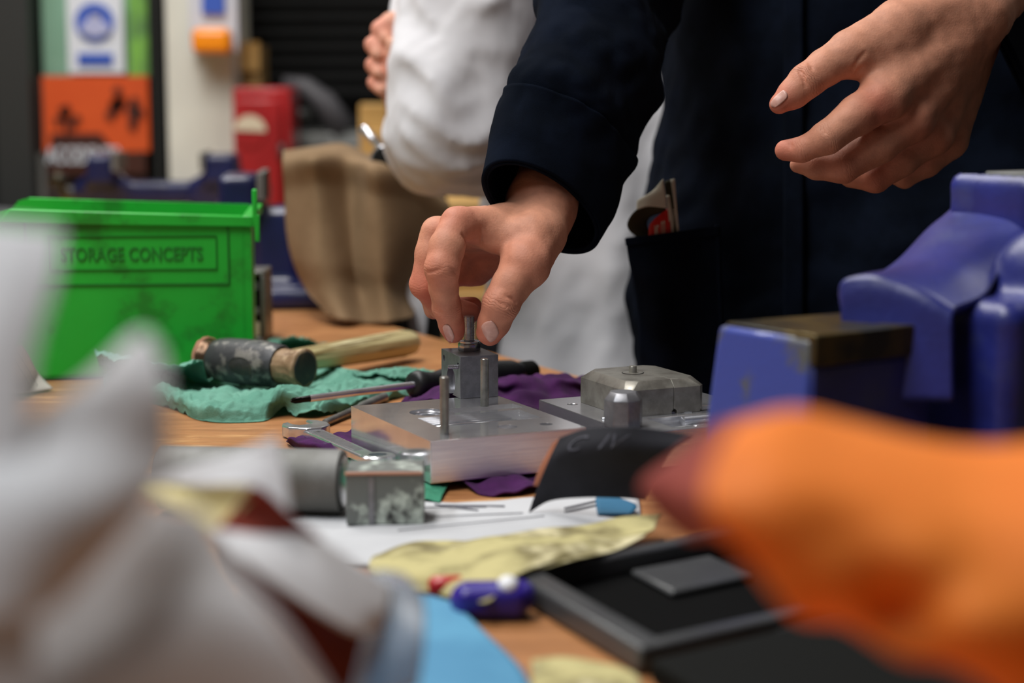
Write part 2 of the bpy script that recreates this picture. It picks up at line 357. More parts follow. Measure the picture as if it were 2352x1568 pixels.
def skin_mat(name, base, red):
    m = mk(name, base, tuple(int(c * .93) for c in base), 90, rough=.58, bump=.00022, bscale=700, spec=.35)
    nt = m.node_tree; N, L = nt.nodes, nt.links; b = N['Principled BSDF']
    b.inputs['Subsurface Weight'].default_value = .06; b.inputs['Subsurface Radius'].default_value = (.006, .0025, .0015); b.inputs['Subsurface Scale'].default_value = 1
    src = b.inputs['Base Color'].links[0].from_socket
    a = N.new('ShaderNodeAttribute'); a.attribute_name = 'red'; mx = N.new('ShaderNodeMix'); mx.data_type = 'RGBA'; mx.inputs[7].default_value = lin(red)
    L.new(a.outputs['Fac'], mx.inputs[0]); L.new(src, mx.inputs[6]); L.new(mx.outputs[2], b.inputs['Base Color'])
    # wrinkles across the finger joints: a wave in the distance along the finger, faded by weight
    al = N.new('ShaderNodeAttribute'); al.attribute_name = 'along'; wt = N.new('ShaderNodeAttribute'); wt.attribute_name = 'crease'
    tc = N.new('ShaderNodeTexCoord'); ns = N.new('ShaderNodeTexNoise'); ns.inputs['Scale'].default_value = 130; L.new(tc.outputs['Object'], ns.inputs['Vector'])
    def mth(op, x, y):
        n = N.new('ShaderNodeMath'); n.operation = op
        for i, s in enumerate((x, y)):
            if s is None: continue
            if isinstance(s, (int, float)): n.inputs[i].default_value = s
            else: L.new(s, n.inputs[i])
        return n.outputs[0]
    ph = mth('ADD', mth('MULTIPLY', al.outputs['Fac'], 1500.0), mth('MULTIPLY', ns.outputs[0], 13.0))
    h = mth('MULTIPLY', mth('POWER', mth('ABSOLUTE', mth('SINE', ph, None), None), .5), wt.outputs['Fac'])
    bp = N.new('ShaderNodeBump'); bp.inputs['Distance'].default_value = .00045; bp.inputs['Strength'].default_value = .8
    L.new(h, bp.inputs['Height']); old = b.inputs['Normal'].links[0].from_node; L.new(old.outputs[0], bp.inputs['Normal']); L.new(bp.outputs[0], b.inputs['Normal'])
    return m
M['skin'] = skin_mat('skin', (205, 144, 116), (188, 92, 74))
M['skin2'] = skin_mat('skin_pale', (222, 168, 142), (214, 130, 110))

# ---------------------------------------------------------------- the room
X0, X1, Y0, Y1, H = -2.4, 2.6, -1.8, 3.6, 2.8
obj('floor', box(((X0 + X1) / 2, (Y0 + Y1) / 2, -.05), (X1 - X0 + .2, Y1 - Y0 + .2, .1)), M['floor'], kind='structure')
obj('ceiling', box(((X0 + X1) / 2, (Y0 + Y1) / 2, H + .05), (X1 - X0 + .2, Y1 - Y0 + .2, .1)), M['ceiling'], kind='structure')
obj('wall_back', box(((X0 + X1) / 2, Y1 + .05, H / 2), (X1 - X0, .1, H)), M['black'], kind='structure')
obj('wall_left', box((X0 - .05, (Y0 + Y1) / 2, H / 2), (.1, Y1 - Y0, H)), M['wallgrey'], kind='structure')
obj('wall_right', box((X1 + .05, (Y0 + Y1) / 2, H / 2), (.1, Y1 - Y0, H)), M['wallgrey'], kind='structure')
obj('wall_front', box(((X0 + X1) / 2, Y0 - .05, H / 2), (X1 - X0, .1, H)), M['wallgrey'], kind='structure')
def vp(x0, x1, y0, y1, Y, th=.02):                             # an upright slab filling that window of the picture at distance Y
    a = P(x0, y0, 1); a = C0 + (a - C0) * (Y / a[1]); b = P(x1, y1, 1); b = C0 + (b - C0) * (Y / b[1])
    return box(((a[0] + b[0]) / 2, Y + th / 2, (a[2] + b[2]) / 2), (abs(b[0] - a[0]), th, abs(a[2] - b[2])))
# glazed door and its frame on the left
win = obj('window_1', join(vp(-30, 88, -260, 700, 3.3, .1), vp(342, 378, -260, 700, 3.3, .1), vp(86, 344, -290, -250, 3.3, .1)), M['darkframe'], kind='structure')
obj('glazing_panel', vp(86, 344, -255, 178, 3.36, .01), M['palegreen'], win)
obj('green_board', vp(286, 342, -255, 176, 3.345, .01), M['green2'], win, label='bright green strip of the glazed panel')
obj('lower_panel', vp(86, 344, 176, 700, 3.36, .02), M['postergrey'], win, label='grey brown lower panel')
obj('glazing_bead', join(vp(88, 114, 352, 700, 3.34, .02), vp(334, 345, 352, 700, 3.34, .02)), M['wallgrey'], win)
rails = [obj('panel_rail', vp(114, 334, y, y + 5, 3.35, .02), M['machine'], win) for y in (408, 436)]
# safety signs
Ys = 3.29
def pl(px, py, Y): a = P(px, py, 1); return C0 + (a - C0) * (Y / a[1])
def disc(px, py, r, Y, th=.004, n=40, ry=None, a0=0, a1=2 * math.pi):
    c = pl(px, py, Y); s = r * Y / FPX; t = (ry or r) * Y / FPX; k = [a0 + (a1 - a0) * i / n for i in range(n)]
    return prism([(c[0] + s * math.cos(a), Y, c[2] + t * math.sin(a)) for a in k], [(c[0] + s * math.cos(a), Y - th, c[2] + t * math.sin(a)) for a in k])
sg = thing('safety_sign', 'white safety sign with a blue disc pictogram and blue text band, on the green glazing', 'sign', pl(218, 168, 3.34))
obj('sign_board', vp(152, 286, -14, 168, 3.33, .006), M['signwhite'], sg)
obj('pictogram_disc', disc(218, 52, 44, 3.33), M['signblue'], sg)
obj('pictogram_figure', join(disc(218, 62, 26, 3.326, ry=22), disc(219, 34, 13, 3.325, ry=10), disc(196, 66, 9, 3.324, ry=12), disc(244, 66, 9, 3.324, ry=12)), mk('pictogram_pale', (186, 190, 226), rough=.5), sg)
obj('head_mark', disc(218, 30, 12, 3.3215, ry=7, a1=math.pi), M['signblue'], sg)
obj('text_band', vp(178, 259, 122, 150, 3.326, .004), M['signblue'], sg)
sp = thing('warning_poster', 'orange poster with dark silhouettes and white capital lettering, below the blue disc sign', 'poster', pl(220, 400, 3.34))
obj('poster_sheet', vp(96, 344, 174, 348, 3.33, .006), M['posteror'], sp)
obj('poster_base', vp(112, 336, 346, 400, 3.331, .006), M['posterdk'], sp)
r = np.random.RandomState(3)
blobs = [disc(152 + r.normal() * 14, 268 + r.normal() * 10, 9, 3.328, n=9) for _ in range(9)] + [vp(148, 156, 270, 318, 3.327, .003)]
blobs += [disc(288 + r.normal() * 22, 252 + r.normal() * 18, 10, 3.328, n=9) for _ in range(12)] + [disc(286 + r.normal() * 10, 232, 8, 3.328, n=9) for _ in range(5)] + [disc(308, 262, 15, 3.327, n=12)]
c0 = [pl(x, y, 3.327) for x, y in ((116, 306), (230, 306), (262, 344), (116, 346))]
blobs += [prism([p + (0, .003, 0) for p in c0], c0)]
obj('silhouettes', join(*blobs), mk('poster_silhouette', (70, 28, 16), rough=.6), sp)
a = pl(190, 356, 3.327); obj('lettering', text_on('ACCIDENTS', a, RT, np.array([0, 0, 1.0]), .132, .030, .002, 0, True), M['signwhite'], sp)
# white pillar with a sign and an amber beacon
obj('wall_pillar', box((pl(455, 0, 3.1)[0], 3.2, H / 2), ((530 - 380) / FPX * 3.1, .2, H)), M['white'], kind='structure')
s2 = thing('notice_sign', 'white notice with blue panel at the top of the white pillar', 'sign', pl(492, 118, 3.1))
obj('sign_board', vp(432, 546, -60, 118, 3.06, .03), mk('sign_grey_white', (206, 210, 220), rough=.5), s2)
obj('blue_panel', vp(462, 516, -50, 32, 3.052, .006), M['signblue'], s2)
be = thing('amber_beacon', 'bright orange rounded warning lamp mounted on the white pillar', 'lamp', pl(488, 124, 3.06))
bc = pl(488, 94, 3.03); obj('lens', nets(lambda p: rbox(p, bc, (.032, .022, .021), .012), bc - .045, bc + .045, .002), M['amber'], be, True)
obj('housing', vp(462, 514, 72, 120, 3.045, .015), M['white'], be)
# roller shutter behind
sh = obj('door_1', vp(545, 1020, -420, 236, 3.56, .04), M['shutter'], kind='structure')
zt = pl(545, 236, 3.56)[2]
obj('shutter_ribs', join(*[tube([(pl(548, 0, 3.55)[0], 3.555, zt + .02 + i * .028), (pl(1018, 0, 3.55)[0], 3.555, zt + .02 + i * .028)], .009, 6) for i in range(20)]), M['shutter'], sh, kind='stuff')
# second bench at the back
BY0, BY1 = 2.25, 2.90
bb = thing('rear_workbench', 'rear wooden workbench carrying the blurred blue vice, behind the green bin', 'workbench', (-1.2, 2.6, 0))
zb = T + .012
obj('worktop', box((-1.03, (BY0 + BY1) / 2, zb - .03), (1.8, BY1 - BY0, .06)), M['ply'], bb)
for x in (-1.8, -.2):
    for y in (BY0 + .06, BY1 - .06): obj('leg', box((x, y, (zb - .06) / 2), (.07, .07, zb - .06)), M['darkframe'], bb)
obj('rear_panel', box((-1.0, BY1 - .03, .5), (1.66, .02, .6)), M['machine'], bb)

# generic engineers' vice used for the two blurred ones at the back
def vice(name, label, base, rz, s=1.0, group=None, gap=.07):
    t = thing(name, label, 'vice', base, group); R = np.array([[math.cos(rz), -math.sin(rz), 0], [math.sin(rz), math.cos(rz), 0], [0, 0, 1]])
    def w(x, y, z): return np.array(base) + R @ (np.array([x, y, z]) * s)
    Rm = R.T
    def f(p):
        d = rbox(p, w(.03, 0, .012), (.075 * s, .07 * s, .012 * s), .008, Rm)
        d = smin(d, cap(p, w(.03, 0, .02), w(.03, 0, .07), .05 * s, .034 * s), .02)
        d = smin(d, rbox(p, w(.045, 0, .085), (.07 * s, .036 * s, .024 * s), .012, Rm), .02)
        d = smin(d, rbox(p, w(.035, 0, .128), (.026 * s, .055 * s, .024 * s), .006, Rm), .03)
        return np.maximum(d, base[2] + .0004 - p[..., 2])
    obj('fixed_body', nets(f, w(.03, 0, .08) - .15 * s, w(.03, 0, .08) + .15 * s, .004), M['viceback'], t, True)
    def g(p):
        d = rbox(p, w((-gap - .015) / 2, 0, .085), ((gap + .055) / 2 * s, .024 * s, .02 * s), .008, Rm)
        d = smin(d, rbox(p, w(-gap - .012, 0, .126), (.022 * s, .055 * s, .026 * s), .006, Rm), .03)
        return smin(d, cap(p, w(-gap - .02, 0, .085), w(-gap - .045, 0, .085), .030 * s, .024 * s), .02)
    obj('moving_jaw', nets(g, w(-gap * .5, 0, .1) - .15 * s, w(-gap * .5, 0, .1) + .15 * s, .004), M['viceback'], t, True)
    for x in (.005, -gap + .014): obj('jaw_plate', box(w(x, 0, .14), (.008 * s, .115 * s, .03 * s), rz), M['barsteel'], t)
    obj('lead_screw', tube([w(-gap - .085, 0, .085), w(.02, 0, .085)], .011 * s, 14), M['barsteel'], t, True)
    h = obj('tommy_bar', tube([w(-gap - .078, -.07, .11), w(-gap - .078, .05, .06)], .006 * s, 10), M['steelbrown'], t, True)
    for y, z in ((-.07, .11), (.05, .06)): obj('bar_end', lathe(w(-gap - .078, y - .008, z), w(-gap - .078, y + .008, z), [(0, .006), (.004, .012), (.012, .012), (.016, .006)], 14), M['steelbrown'], h, True)
    return t
b0 = pl(470, 560, 2.62); b0[2] = zb
vice('bench_vice', 'blurred blue bench vice on the rear bench, jaws open in front of the white pillar', (b0[0] + .0, 2.62, zb + .0005), math.radians(3), .82, gap=.158)

# boxes and machine against the back
bx = thing('cardboard_box', 'tall tan cardboard box standing behind the red cabinet', 'box', (pl(556, 300, 3.15)[0], 3.2, 0))
zc = pl(556, 102, 3.15)[2]; xl, xr = pl(526, 0, 3.15)[0], pl(587, 0, 3.15)[0]
obj('carton', box(((xl + xr) / 2, 3.24, zc / 2), (xr - xl, .1, zc)), M['card'], bx)
obj('flap', box(((xl + xr) / 2 + .005, 3.185, zc - .02), (xr - xl - .01, .008, .05)), M['ply'], bx)
rc = thing('red_cabinet', 'red metal cabinet with a round cream label, right of the white pillar', 'cabinet', (pl(595, 0, 3.0)[0], 3.08, 0))
zr, xl, xr = pl(600, 200, 3.0)[2], pl(528, 0, 3.0)[0], pl(662, 0, 3.0)[0]
bevel(obj('body', box(((xl + xr) / 2, 3.07, zr / 2), (xr - xl, .13, zr)), M['red'], rc), .006)
bevel(obj('door', box(((xl + xr) / 2 - .004, 2.995, zr - .14), (xr - xl - .022, .012, .24)), M['red'], rc), .004)
obj('round_label', disc(574, 300, 38, 2.989, .002), M['red'], rc); obj('label_top', disc(574, 302, 37, 2.987, .002, a1=math.pi), M['label'], rc)
obj('handle', tube([pl(648, 330, 2.98), pl(648, 370, 2.98)], .006, 8), M['darkframe'], rc, True)
mc = thing('grey_machine', 'grey metal machine with sloping guard, between red cabinet and person in white coat', 'machine', (pl(745, 0, 3.2)[0], 3.25, 0))
zm, xl, xr = pl(700, 305, 3.2)[2], pl(664, 0, 3.2)[0], pl(900, 0, 3.2)[0]
bevel(obj('body', box(((xl + xr) / 2, 3.3, zm / 2), (xr - xl, .2, zm)), M['machine'], mc), .006)
bevel(obj('ledge', box(((xl + xr) / 2, 3.19, zm - .03), (xr - xl, .03, .03)), M['machine'], mc), .004)
obj('sloping_guard', tube([pl(650, 190, 3.22), pl(700, 200, 3.22), pl(745, 235, 3.22), pl(790, 300, 3.22)], [.012, .018, .022, .026], 14), M['hose'], mc, True)
obj('slide_rail', tube([pl(664, 262, 3.22), pl(720, 266, 3.22)], .014, 10), M['darkframe'], mc, True)
pw = obj('wooden_post', join(box((pl(852, 0, 2.9)[0], 2.95, pl(852, 238, 2.9)[2] / 2), (.045, .05, pl(852, 238, 2.9)[2])), box((pl(862, 0, 2.9)[0], 2.93, pl(852, 300, 2.9)[2] / 2), (.03, .05, pl(852, 300, 2.9)[2]))), M['ply'])
bevel(tagit(pw, 'pale wooden post just left of the white coat elbow', 'post'), .004)

# ---------------------------------------------------------------- the workbench in front
ub, vb = np.array([-.4856, .8742]), np.array([-.8742, -.4856])
o2 = np.array([.05, 1.48])
def BP(s, t, z): q = o2 + ub * s + vb * t; return (q[0], q[1], z)
wbn = thing('workbench', 'scratched brown wooden workbench covered in tools, paper and metal parts', 'workbench', BP(0, .5, 0))
bevel(obj('worktop', prism([BP(-1.6, 0, T - .045), BP(.66, 0, T - .045), BP(.66, 1.15, T - .045), BP(-1.6, 1.15, T - .045)], [BP(-1.6, 0, T), BP(.66, 0, T), BP(.66, 1.15, T), BP(-1.6, 1.15, T)]), M['wood'], wbn), .002)
for s in (-1.5, .56):
    for t in (.08, 1.07):
        c = BP(s, t, (T - .045) / 2); obj('leg', box(c, (.08, .08, T - .045), math.atan2(ub[1], ub[0])), M['darkframe'], wbn)
c = BP(-.47, .08, .62); obj('rail', box(c, (1.98, .04, .1), math.atan2(ub[1], ub[0])), M['darkframe'], wbn)
c = BP(-.47, 1.07, .62); obj('rail', box(c, (1.98, .04, .1), math.atan2(ub[1], ub[0])), M['darkframe'], wbn)
# plywood cabinet seen between the coat and the hand
pc = thing('plywood_cabinet', 'yellow plywood cabinet seen between the gripping hand and the white coat', 'cabinet', (pl(1110, 0, 2.2)[0], 2.3, 0))
xl, xr, zt = pl(1015, 0, 2.2)[0], pl(1290, 0, 2.2)[0], pl(1100, 462, 2.2)[2]
bevel(obj('body', box(((xl + xr) / 2, 2.3, zt / 2), (xr - xl, .2, zt)), M['ply'], pc), .004)
for z in (zt - .2, zt - .42): bevel(obj('drawer', box(((xl + xr) / 2, 2.194, z), (xr - xl - .02, .012, .18)), M['ply'], pc), .003)

# ---------------------------------------------------------------- people
def hand_fn(palm, fingers, kp=.010, kf=.0028, kj=.007, carve=(), rough=1.0):
    """palm: list of (a, b, ra, rb); fingers: list of joint chains [(point, radius) ...]."""
    def f(p):
        pd = None
        for a, b, ra, rb in palm: pd = smin(pd, cap(p, a, b, ra, rb), kp)
        d = None
        for ch in fingers:
            fd = None
            for (a, ra), (b, rb) in zip(ch[:-1], ch[1:]): fd = smin(fd, cap(p, a, b, ra, rb), kf)
            x = smin(pd, fd, kj); d = x if d is None else smin(d, x, .0009)
        for a, b, r_ in carve: d = -smin(-d, cap(p, a, b, r_, r_), .0016)
        return d + rough * (wob(p, .011, 41) * .00022 + wob(p, .024, 42) * .0005)
    return f
def crease(fn, pts, r=.0007, sink=.0002):                      # skin folds: short grooves along lines lying on the surface
    q = np.array(pts, float); d = q - C0; d /= np.linalg.norm(d, axis=1, keepdims=True); q = q - d * .04
    for _ in range(50): q = q + d * np.clip(fn(q), -.002, .01)[:, None] * .9
    q = q + d * sink; return [(q[i], q[i + 1], r) for i in range(len(q) - 1)]
def nail(fn, quad, name, parent, n=9, w_=P, frm=None):
    """a fingernail plate laid onto the finger: quad corners (near-left, near-right, tip-right, tip-left)"""
    q = [np.array(c, float) for c in quad]; pts = []
    for i in range(n):
        for j in range(n):
            u, v = i / (n - 1) * 2 - 1, j / (n - 1) * 2 - 1
            uu = u * math.sqrt(max(0, 1 - v * v * .36)); vv = v * math.sqrt(max(0, 1 - u * u * .36)); a, b = (uu * 1.25 + 1) / 2, (vv * 1.25 + 1) / 2
            pts.append(q[0] * (1 - a) * (1 - b) + q[1] * a * (1 - b) + q[2] * a * b + q[3] * (1 - a) * b)
    pts = np.array(pts); d = pts - C0; d /= np.linalg.norm(d, axis=1, keepdims=True); p = pts - d * .03
    for _ in range(40): p = p + d * np.clip(fn(p), -.002, .01)[:, None] * .9
    top = p - d * .00045; vf = (np.vstack([top, p + d * .0009]), gridmesh(top.reshape(n, n, 3))[1])
    N2 = n * n; f = vf[1] + [[i + N2 for i in x[::-1]] for x in vf[1]]
    ring = [i for i in range(n)] + [i * n + n - 1 for i in range(1, n)] + [(n - 1) * n + j for j in range(n - 2, -1, -1)] + [i * n for i in range(n - 2, 0, -1)]
    f += [[ring[i], ring[(i + 1) % len(ring)], ring[(i + 1) % len(ring)] + N2, ring[i] + N2] for i in range(len(ring))]
    return obj(name, (vf[0], f), M['nail'], parent, True)
def skin_attrs(o, off, joints, reds):
    v = np.zeros(len(o.data.vertices) * 3, np.float32); o.data.vertices.foreach_get('co', v); v = v.reshape(-1, 3) + off
    al, wt, rd = np.zeros(len(v)), np.zeros(len(v)), np.zeros(len(v))
    for p, d, s in joints:
        d = np.array(d) / np.linalg.norm(d); q = v - p; a = q @ d; dist = np.linalg.norm(q, axis=1)
        g = np.exp(-(a / .0045) ** 2) * np.exp(-np.maximum(dist - .013, 0) ** 2 / .004 ** 2) * s; k = g > wt; wt[k] = g[k]; al[k] = a[k]
    for p, rr, s in reds: rd = np.maximum(rd, s * np.exp(-(np.linalg.norm(v - p, axis=1) / rr) ** 2))
    attr(o, 'along', al); attr(o, 'crease', wt); attr(o, 'red', np.clip(rd, 0, 1))
def mergev(*ms): return join(*ms)
def rows_tube(rows, n=56, fold=0, fs=.05, seed=1, ends=True, m=40, wfn=None):
    """cloth tube through rings: rows of (centre, ax vector, ay vector)"""
    A = np.array([[r[0], r[1], r[2]] for r in rows], float); a = cat(A, np.linspace(0, 1, m)); th = np.linspace(0, 2 * math.pi, n, endpoint=False)
    pts = a[:, None, 0] + np.cos(th)[None, :, None] * a[:, None, 1] + np.sin(th)[None, :, None] * a[:, None, 2]
    if fold:
        nr = pts - a[:, None, 0]; L = np.linalg.norm(nr, axis=-1, keepdims=True); h = wob(pts, fs, seed) + .5 * np.abs(wob(pts, fs * .55, seed + 3))
        if wfn is not None: h = h * wfn(np.linspace(0, 1, m))[:, None]
        pts = pts + nr / L * (fold * h)[..., None]
    v = pts.reshape(-1, 3); f = []
    for i in range(m - 1):
        for k in range(n): f.append([i * n + k, i * n + (k + 1) % n, (i + 1) * n + (k + 1) % n, (i + 1) * n + k])
    if ends: f += [list(range(n))[::-1], [(m - 1) * n + k for k in range(n)]]
    return v, f

# --- the person in the navy work coat
D0 = 1.206
def H1(zx, zy, dd=0): return P(900 + zx / 2.904, 360 + zy / 2.904, D0 + dd / 1000)
k1 = 9.84e-5
W = H1(965, 475, 40); WF = H1(998, 312, 46)
I_ = [(H1(425, 450, -16), 110 * k1), (H1(372, 600, -24), 114 * k1), (H1(330, 745, -28), 112 * k1), (H1(345, 880, -20), 96 * k1), (H1(366, 1005, -10), 92 * k1), (H1(398, 1120, -2), 84 * k1), (H1(412, 1170, 0), 72 * k1)]
Md = [(H1(290, 500, 4), 98 * k1), (H1(250, 650, 2), 92 * k1), (H1(216, 850, 4), 96 * k1), (H1(330, 1000, 20), 84 * k1), (H1(520, 1040, 28), 70 * k1)]
Rg = [(H1(350, 540, 26), 90 * k1), (H1(236, 880, 30), 84 * k1), (H1(290, 1010, 36), 74 * k1), (H1(545, 990, 44), 58 * k1)]
Pk = [(H1(470, 610, 54), 80 * k1), (H1(430, 800, 62), 70 * k1), (H1(580, 800, 66), 60 * k1)]
Th = [(H1(985, 520, 16), 150 * k1), (H1(898, 712, -8), 150 * k1), (H1(800, 850, -13), 130 * k1), (H1(727, 985, -16), 120 * k1), (H1(680, 1105, -10), 106 * k1), (H1(652, 1168, -6), 88 * k1)]
FA = H1(1075, 20, 84); FB = P(1560, -330, 1.50)
palm1 = [(W, H1(470, 458, -10), 172 * k1, 116 * k1), (W, H1(330, 505, 8), 170 * k1, 98 * k1), (H1(960, 480, 56), H1(380, 550, 30), 165 * k1, 88 * k1), (H1(940, 500, 68), H1(480, 605, 52), 160 * k1, 80 * k1),
         (WF, H1(1000, 500, 18), 205 * k1, 150 * k1), (WF, W, 215 * k1, 175 * k1), (H1(985, 520, 16), H1(898, 712, -8), 150 * k1, 148 * k1), (H1(930, 520, 4), H1(700, 540, 0), 140 * k1, 92 * k1), (H1(930, 560, 60), H1(545, 740, 68), 140 * k1, 100 * k1),
         (WF, FA, 212 * k1, 215 * k1), (FA, FB, 225 * k1, .040)]
fn1 = hand_fn(palm1, [I_, Md, Rg, Pk, Th])
cr1 = []
for ln_ in (((576, 440), (596, 480), (602, 530), (594, 590)), ((470, 520), (494, 560), (500, 610), (490, 660)), ((235, 770), (285, 762), (330, 748)), ((390, 745), (425, 775), (440, 800)), ((700, 960), (740, 985), (790, 1000)), ((755, 925), (800, 945), (830, 975)), ((290, 1020), (330, 1035))):
    cr1 += crease(fn1, [H1(x, y, 0) for x, y in ln_], .0006)
fn1 = hand_fn(palm1, [I_, Md, Rg, Pk, Th], carve=cr1)
def H2(zx, zy, dd=0): return P(1700 + zx / 3.267, zy / 3.267, 1.215 + dd / 1000)
k2 = 8.9e-5
W2 = H2(1760, 130, 40)
T2 = [(H2(1200, 210, 15), 200 * k2), (H2(830, 395, 4), 172 * k2), (H2(640, 505, 0), 140 * k2), (H2(495, 610, -4), 128 * k2), (H2(395, 705, -4), 112 * k2), (H2(296, 776, -5), 80 * k2)]
I2 = [(H2(1085, 735, 0), 172 * k2), (H2(880, 860, -6), 148 * k2), (H2(655, 1030, -10), 122 * k2), (H2(470, 1120, -4), 92 * k2), (H2(340, 1128, 2), 78 * k2)]
M2 = [(H2(1270, 900, 16), 165 * k2), (H2(1030, 1080, 12), 150 * k2), (H2(770, 1245, 10), 126 * k2), (H2(570, 1258, 14), 94 * k2), (H2(430, 1240, 20), 62 * k2)]
R2 = [(H2(1430, 1010, 36), 150 * k2), (H2(1200, 1190, 32), 138 * k2), (H2(1015, 1340, 30), 106 * k2), (H2(830, 1330, 40), 74 * k2), (H2(740, 1290, 48), 62 * k2)]
P2 = [(H2(1560, 1060, 58), 132 * k2), (H2(1400, 1215, 54), 112 * k2), (H2(1235, 1330, 56), 86 * k2), (H2(1080, 1300, 66), 64 * k2)]
F2 = P(2330, -60, 1.31); F2b = P(2700, -300, 1.62)
palm2 = [(W2, H2(1100, 700, 2), 235 * k2, 165 * k2), (W2, H2(1280, 880, 18), 235 * k2, 165 * k2), (H2(1740, 200, 55), H2(1440, 1000, 38), 225 * k2, 152 * k2), (H2(1750, 260, 68), H2(1570, 1040, 58), 215 * k2, 140 * k2),
         (H2(1560, 90, 30), H2(1200, 210, 15), 235 * k2, 200 * k2), (H2(1150, 420, 12), H2(1060, 560, 8), 165 * k2, 150 * k2), (H2(1200, 300, 15), H2(900, 420, 6), 190 * k2, 150 * k2), (W2, F2, 240 * k2, 270 * k2), (F2, F2b, 275 * k2, .042)]
fn2 = hand_fn(palm2, [T2, I2, M2, R2, P2], kp=.008, kj=.009)
cr2 = []
for ln_ in (((935, 395), (895, 440), (860, 490), (840, 530)), ((905, 510), (880, 540), (865, 570)), ((440, 520), (470, 570), (490, 640)), ((520, 470), (545, 520)), ((370, 1060), (385, 1100)), ((610, 960), (640, 1000))):
    cr2 += crease(fn2, [H2(x, y, 0) for x, y in ln_], .0006)
fn2 = hand_fn(palm2, [T2, I2, M2, R2, P2], kp=.008, kj=.009, carve=cr2)
CX, CY = .365, 1.60                                           # trunk of the person in navy
def trunk(cx, cy, k=1.0):
    z = lambda h: h
    def f(p):
        d = cap(p, (cx, cy, .95), (cx, cy + .01, 1.15), .135 * (.25 + .75 * k), .125 * (.3 + .7 * k)); d = smin(d, ell(p, (cx, cy, 1.28), (.175, .115, .20)), .08)
        d = smin(d, cap(p, (cx - .14, cy, 1.42), (cx + .14, cy, 1.42), .06, .06), .06); d = smin(d, cap(p, (cx, cy + .01, 1.45), (cx, cy, 1.56), .055, .055), .03)
        hd = ell(p, (cx, cy - .015, 1.66), (.078, .098, .118)); hd = smin(hd, ell(p, (cx, cy - .05, 1.60), (.05, .06, .055)), .03)
        hd = smin(hd, cap(p, (cx, cy - .112, 1.665), (cx, cy - .128, 1.635), .010, .015), .012)
        for s in (-1, 1):
            hd = smin(hd, ell(p, (cx + s * .079, cy - .005, 1.65), (.012, .02, .032)), .006); hd = np.maximum(hd, -ell(p, (cx + s * .032, cy - .118, 1.672), (.018, .02, .011)))
            hd = smin(hd, ell(p, (cx + s * .032, cy - .098, 1.67), (.0125, .0125, .0125)), .002)
            d = smin(d, cap(p, (cx + s * .09 * k, cy, .92), (cx + s * .10 * k, cy, .50), .085 * k, .058), .05); d = smin(d, cap(p, (cx + s * .10 * k, cy, .50), (cx + s * .10, cy + .02, .10), .055, .04), .03)
            d = smin(d, cap(p, (cx + s * .10, cy + .02, .05), (cx + s * .105, cy - .13, .035), .038, .03), .03)
        hd = smin(hd, cap(p, (cx - .018, cy - .115, 1.61), (cx + .018, cy - .115, 1.61), .007, .007), .006)
        return smin(d, hd, .02)
    return f
tf = trunk(CX, CY)
def bodyn(p):
    d = tf(p); d = smin(d, cap(p, (CX - .17, CY, 1.42), P(1560, -330, 1.50), .055, .043), .03); return smin(d, cap(p, (CX + .17, CY, 1.42), P(2700, -300, 1.62), .055, .043), .03)
lo1, hi1 = np.array([P(900, 360, 1.2)[0] - .01, 1.10, P(1000, 830, 1.2)[2] - .01]), np.array([.13, 1.40, P(1200, 340, 1.3)[2] + .03])
h1m = nets(fn1, np.minimum(H1(60, 60, -60), H1(1300, 1300, 60)) - .012, np.maximum(H1(60, -20, 110), H1(1380, 1300, -50)) + .012, .0011)
h2m = nets(fn2, np.minimum(H2(130, 1520, -60), H2(130, 1520, -20)) - .01, np.maximum(H2(2200, -250, 130), H2(2200, -250, 0)) + .01, .0013)
bodym = nets(bodyn, (CX - .34, CY - .3, .0), (CX + .36, CY + .2, 1.82), .012)
per = obj('person', mergev(h1m, h2m, bodym), M['skin'], None, True, 'person in a navy work coat, one hand gripping a bolt, the other hovering open', 'person', origin=(CX, CY, 0))
def jn(ch, i): return (ch[i][0], ch[i + 1][0] - ch[i - 1][0])
js = [(*jn(I_, 2), .55), (*jn(I_, 4), .6), (*jn(Th, 3), 1.0), (*jn(Md, 2), .5), (*jn(T2, 3), .8), (*jn(I2, 2), .4), (*jn(M2, 2), .35), (*jn(R2, 2), .3), (*jn(I2, 3), .4)]
rd = [(I_[0][0], .016, .5), (I_[2][0], .013, .6), (I_[4][0], .012, .5), (I_[6][0], .014, .8), (Th[1][0], .016, .5), (Th[3][0], .013, .5), (Th[5][0], .014, .8), (Md[2][0], .015, .8), (Md[4][0], .014, .8), (Rg[3][0], .014, .7),
      (T2[5][0], .014, .7), (T2[3][0], .012, .35), (I2[0][0] + np.array([-.008, -.01, -.006]), .013, .75), (I2[4][0], .016, .6), (M2[0][0], .016, .6), (R2[0][0], .014, .5), (M2[2][0], .014, .4), (R2[2][0], .014, .5)]
skin_attrs(per, np.array(per.location), js, rd)
nail(fn1, [H1(596, 1132, -16), H1(666, 1094, -18), H1(714, 1176, -16), H1(654, 1238, -14)], 'fingernail', per)
nail(fn1, [H1(338, 1140, -12), H1(380, 1122, -12), H1(417, 1200, -10), H1(384, 1244, -8)], 'fingernail', per)
nail(fn2, [H2(322, 676, -14), H2(354, 730, -16), H2(260, 808, -14), H2(228, 766, -12)], 'fingernail', per)
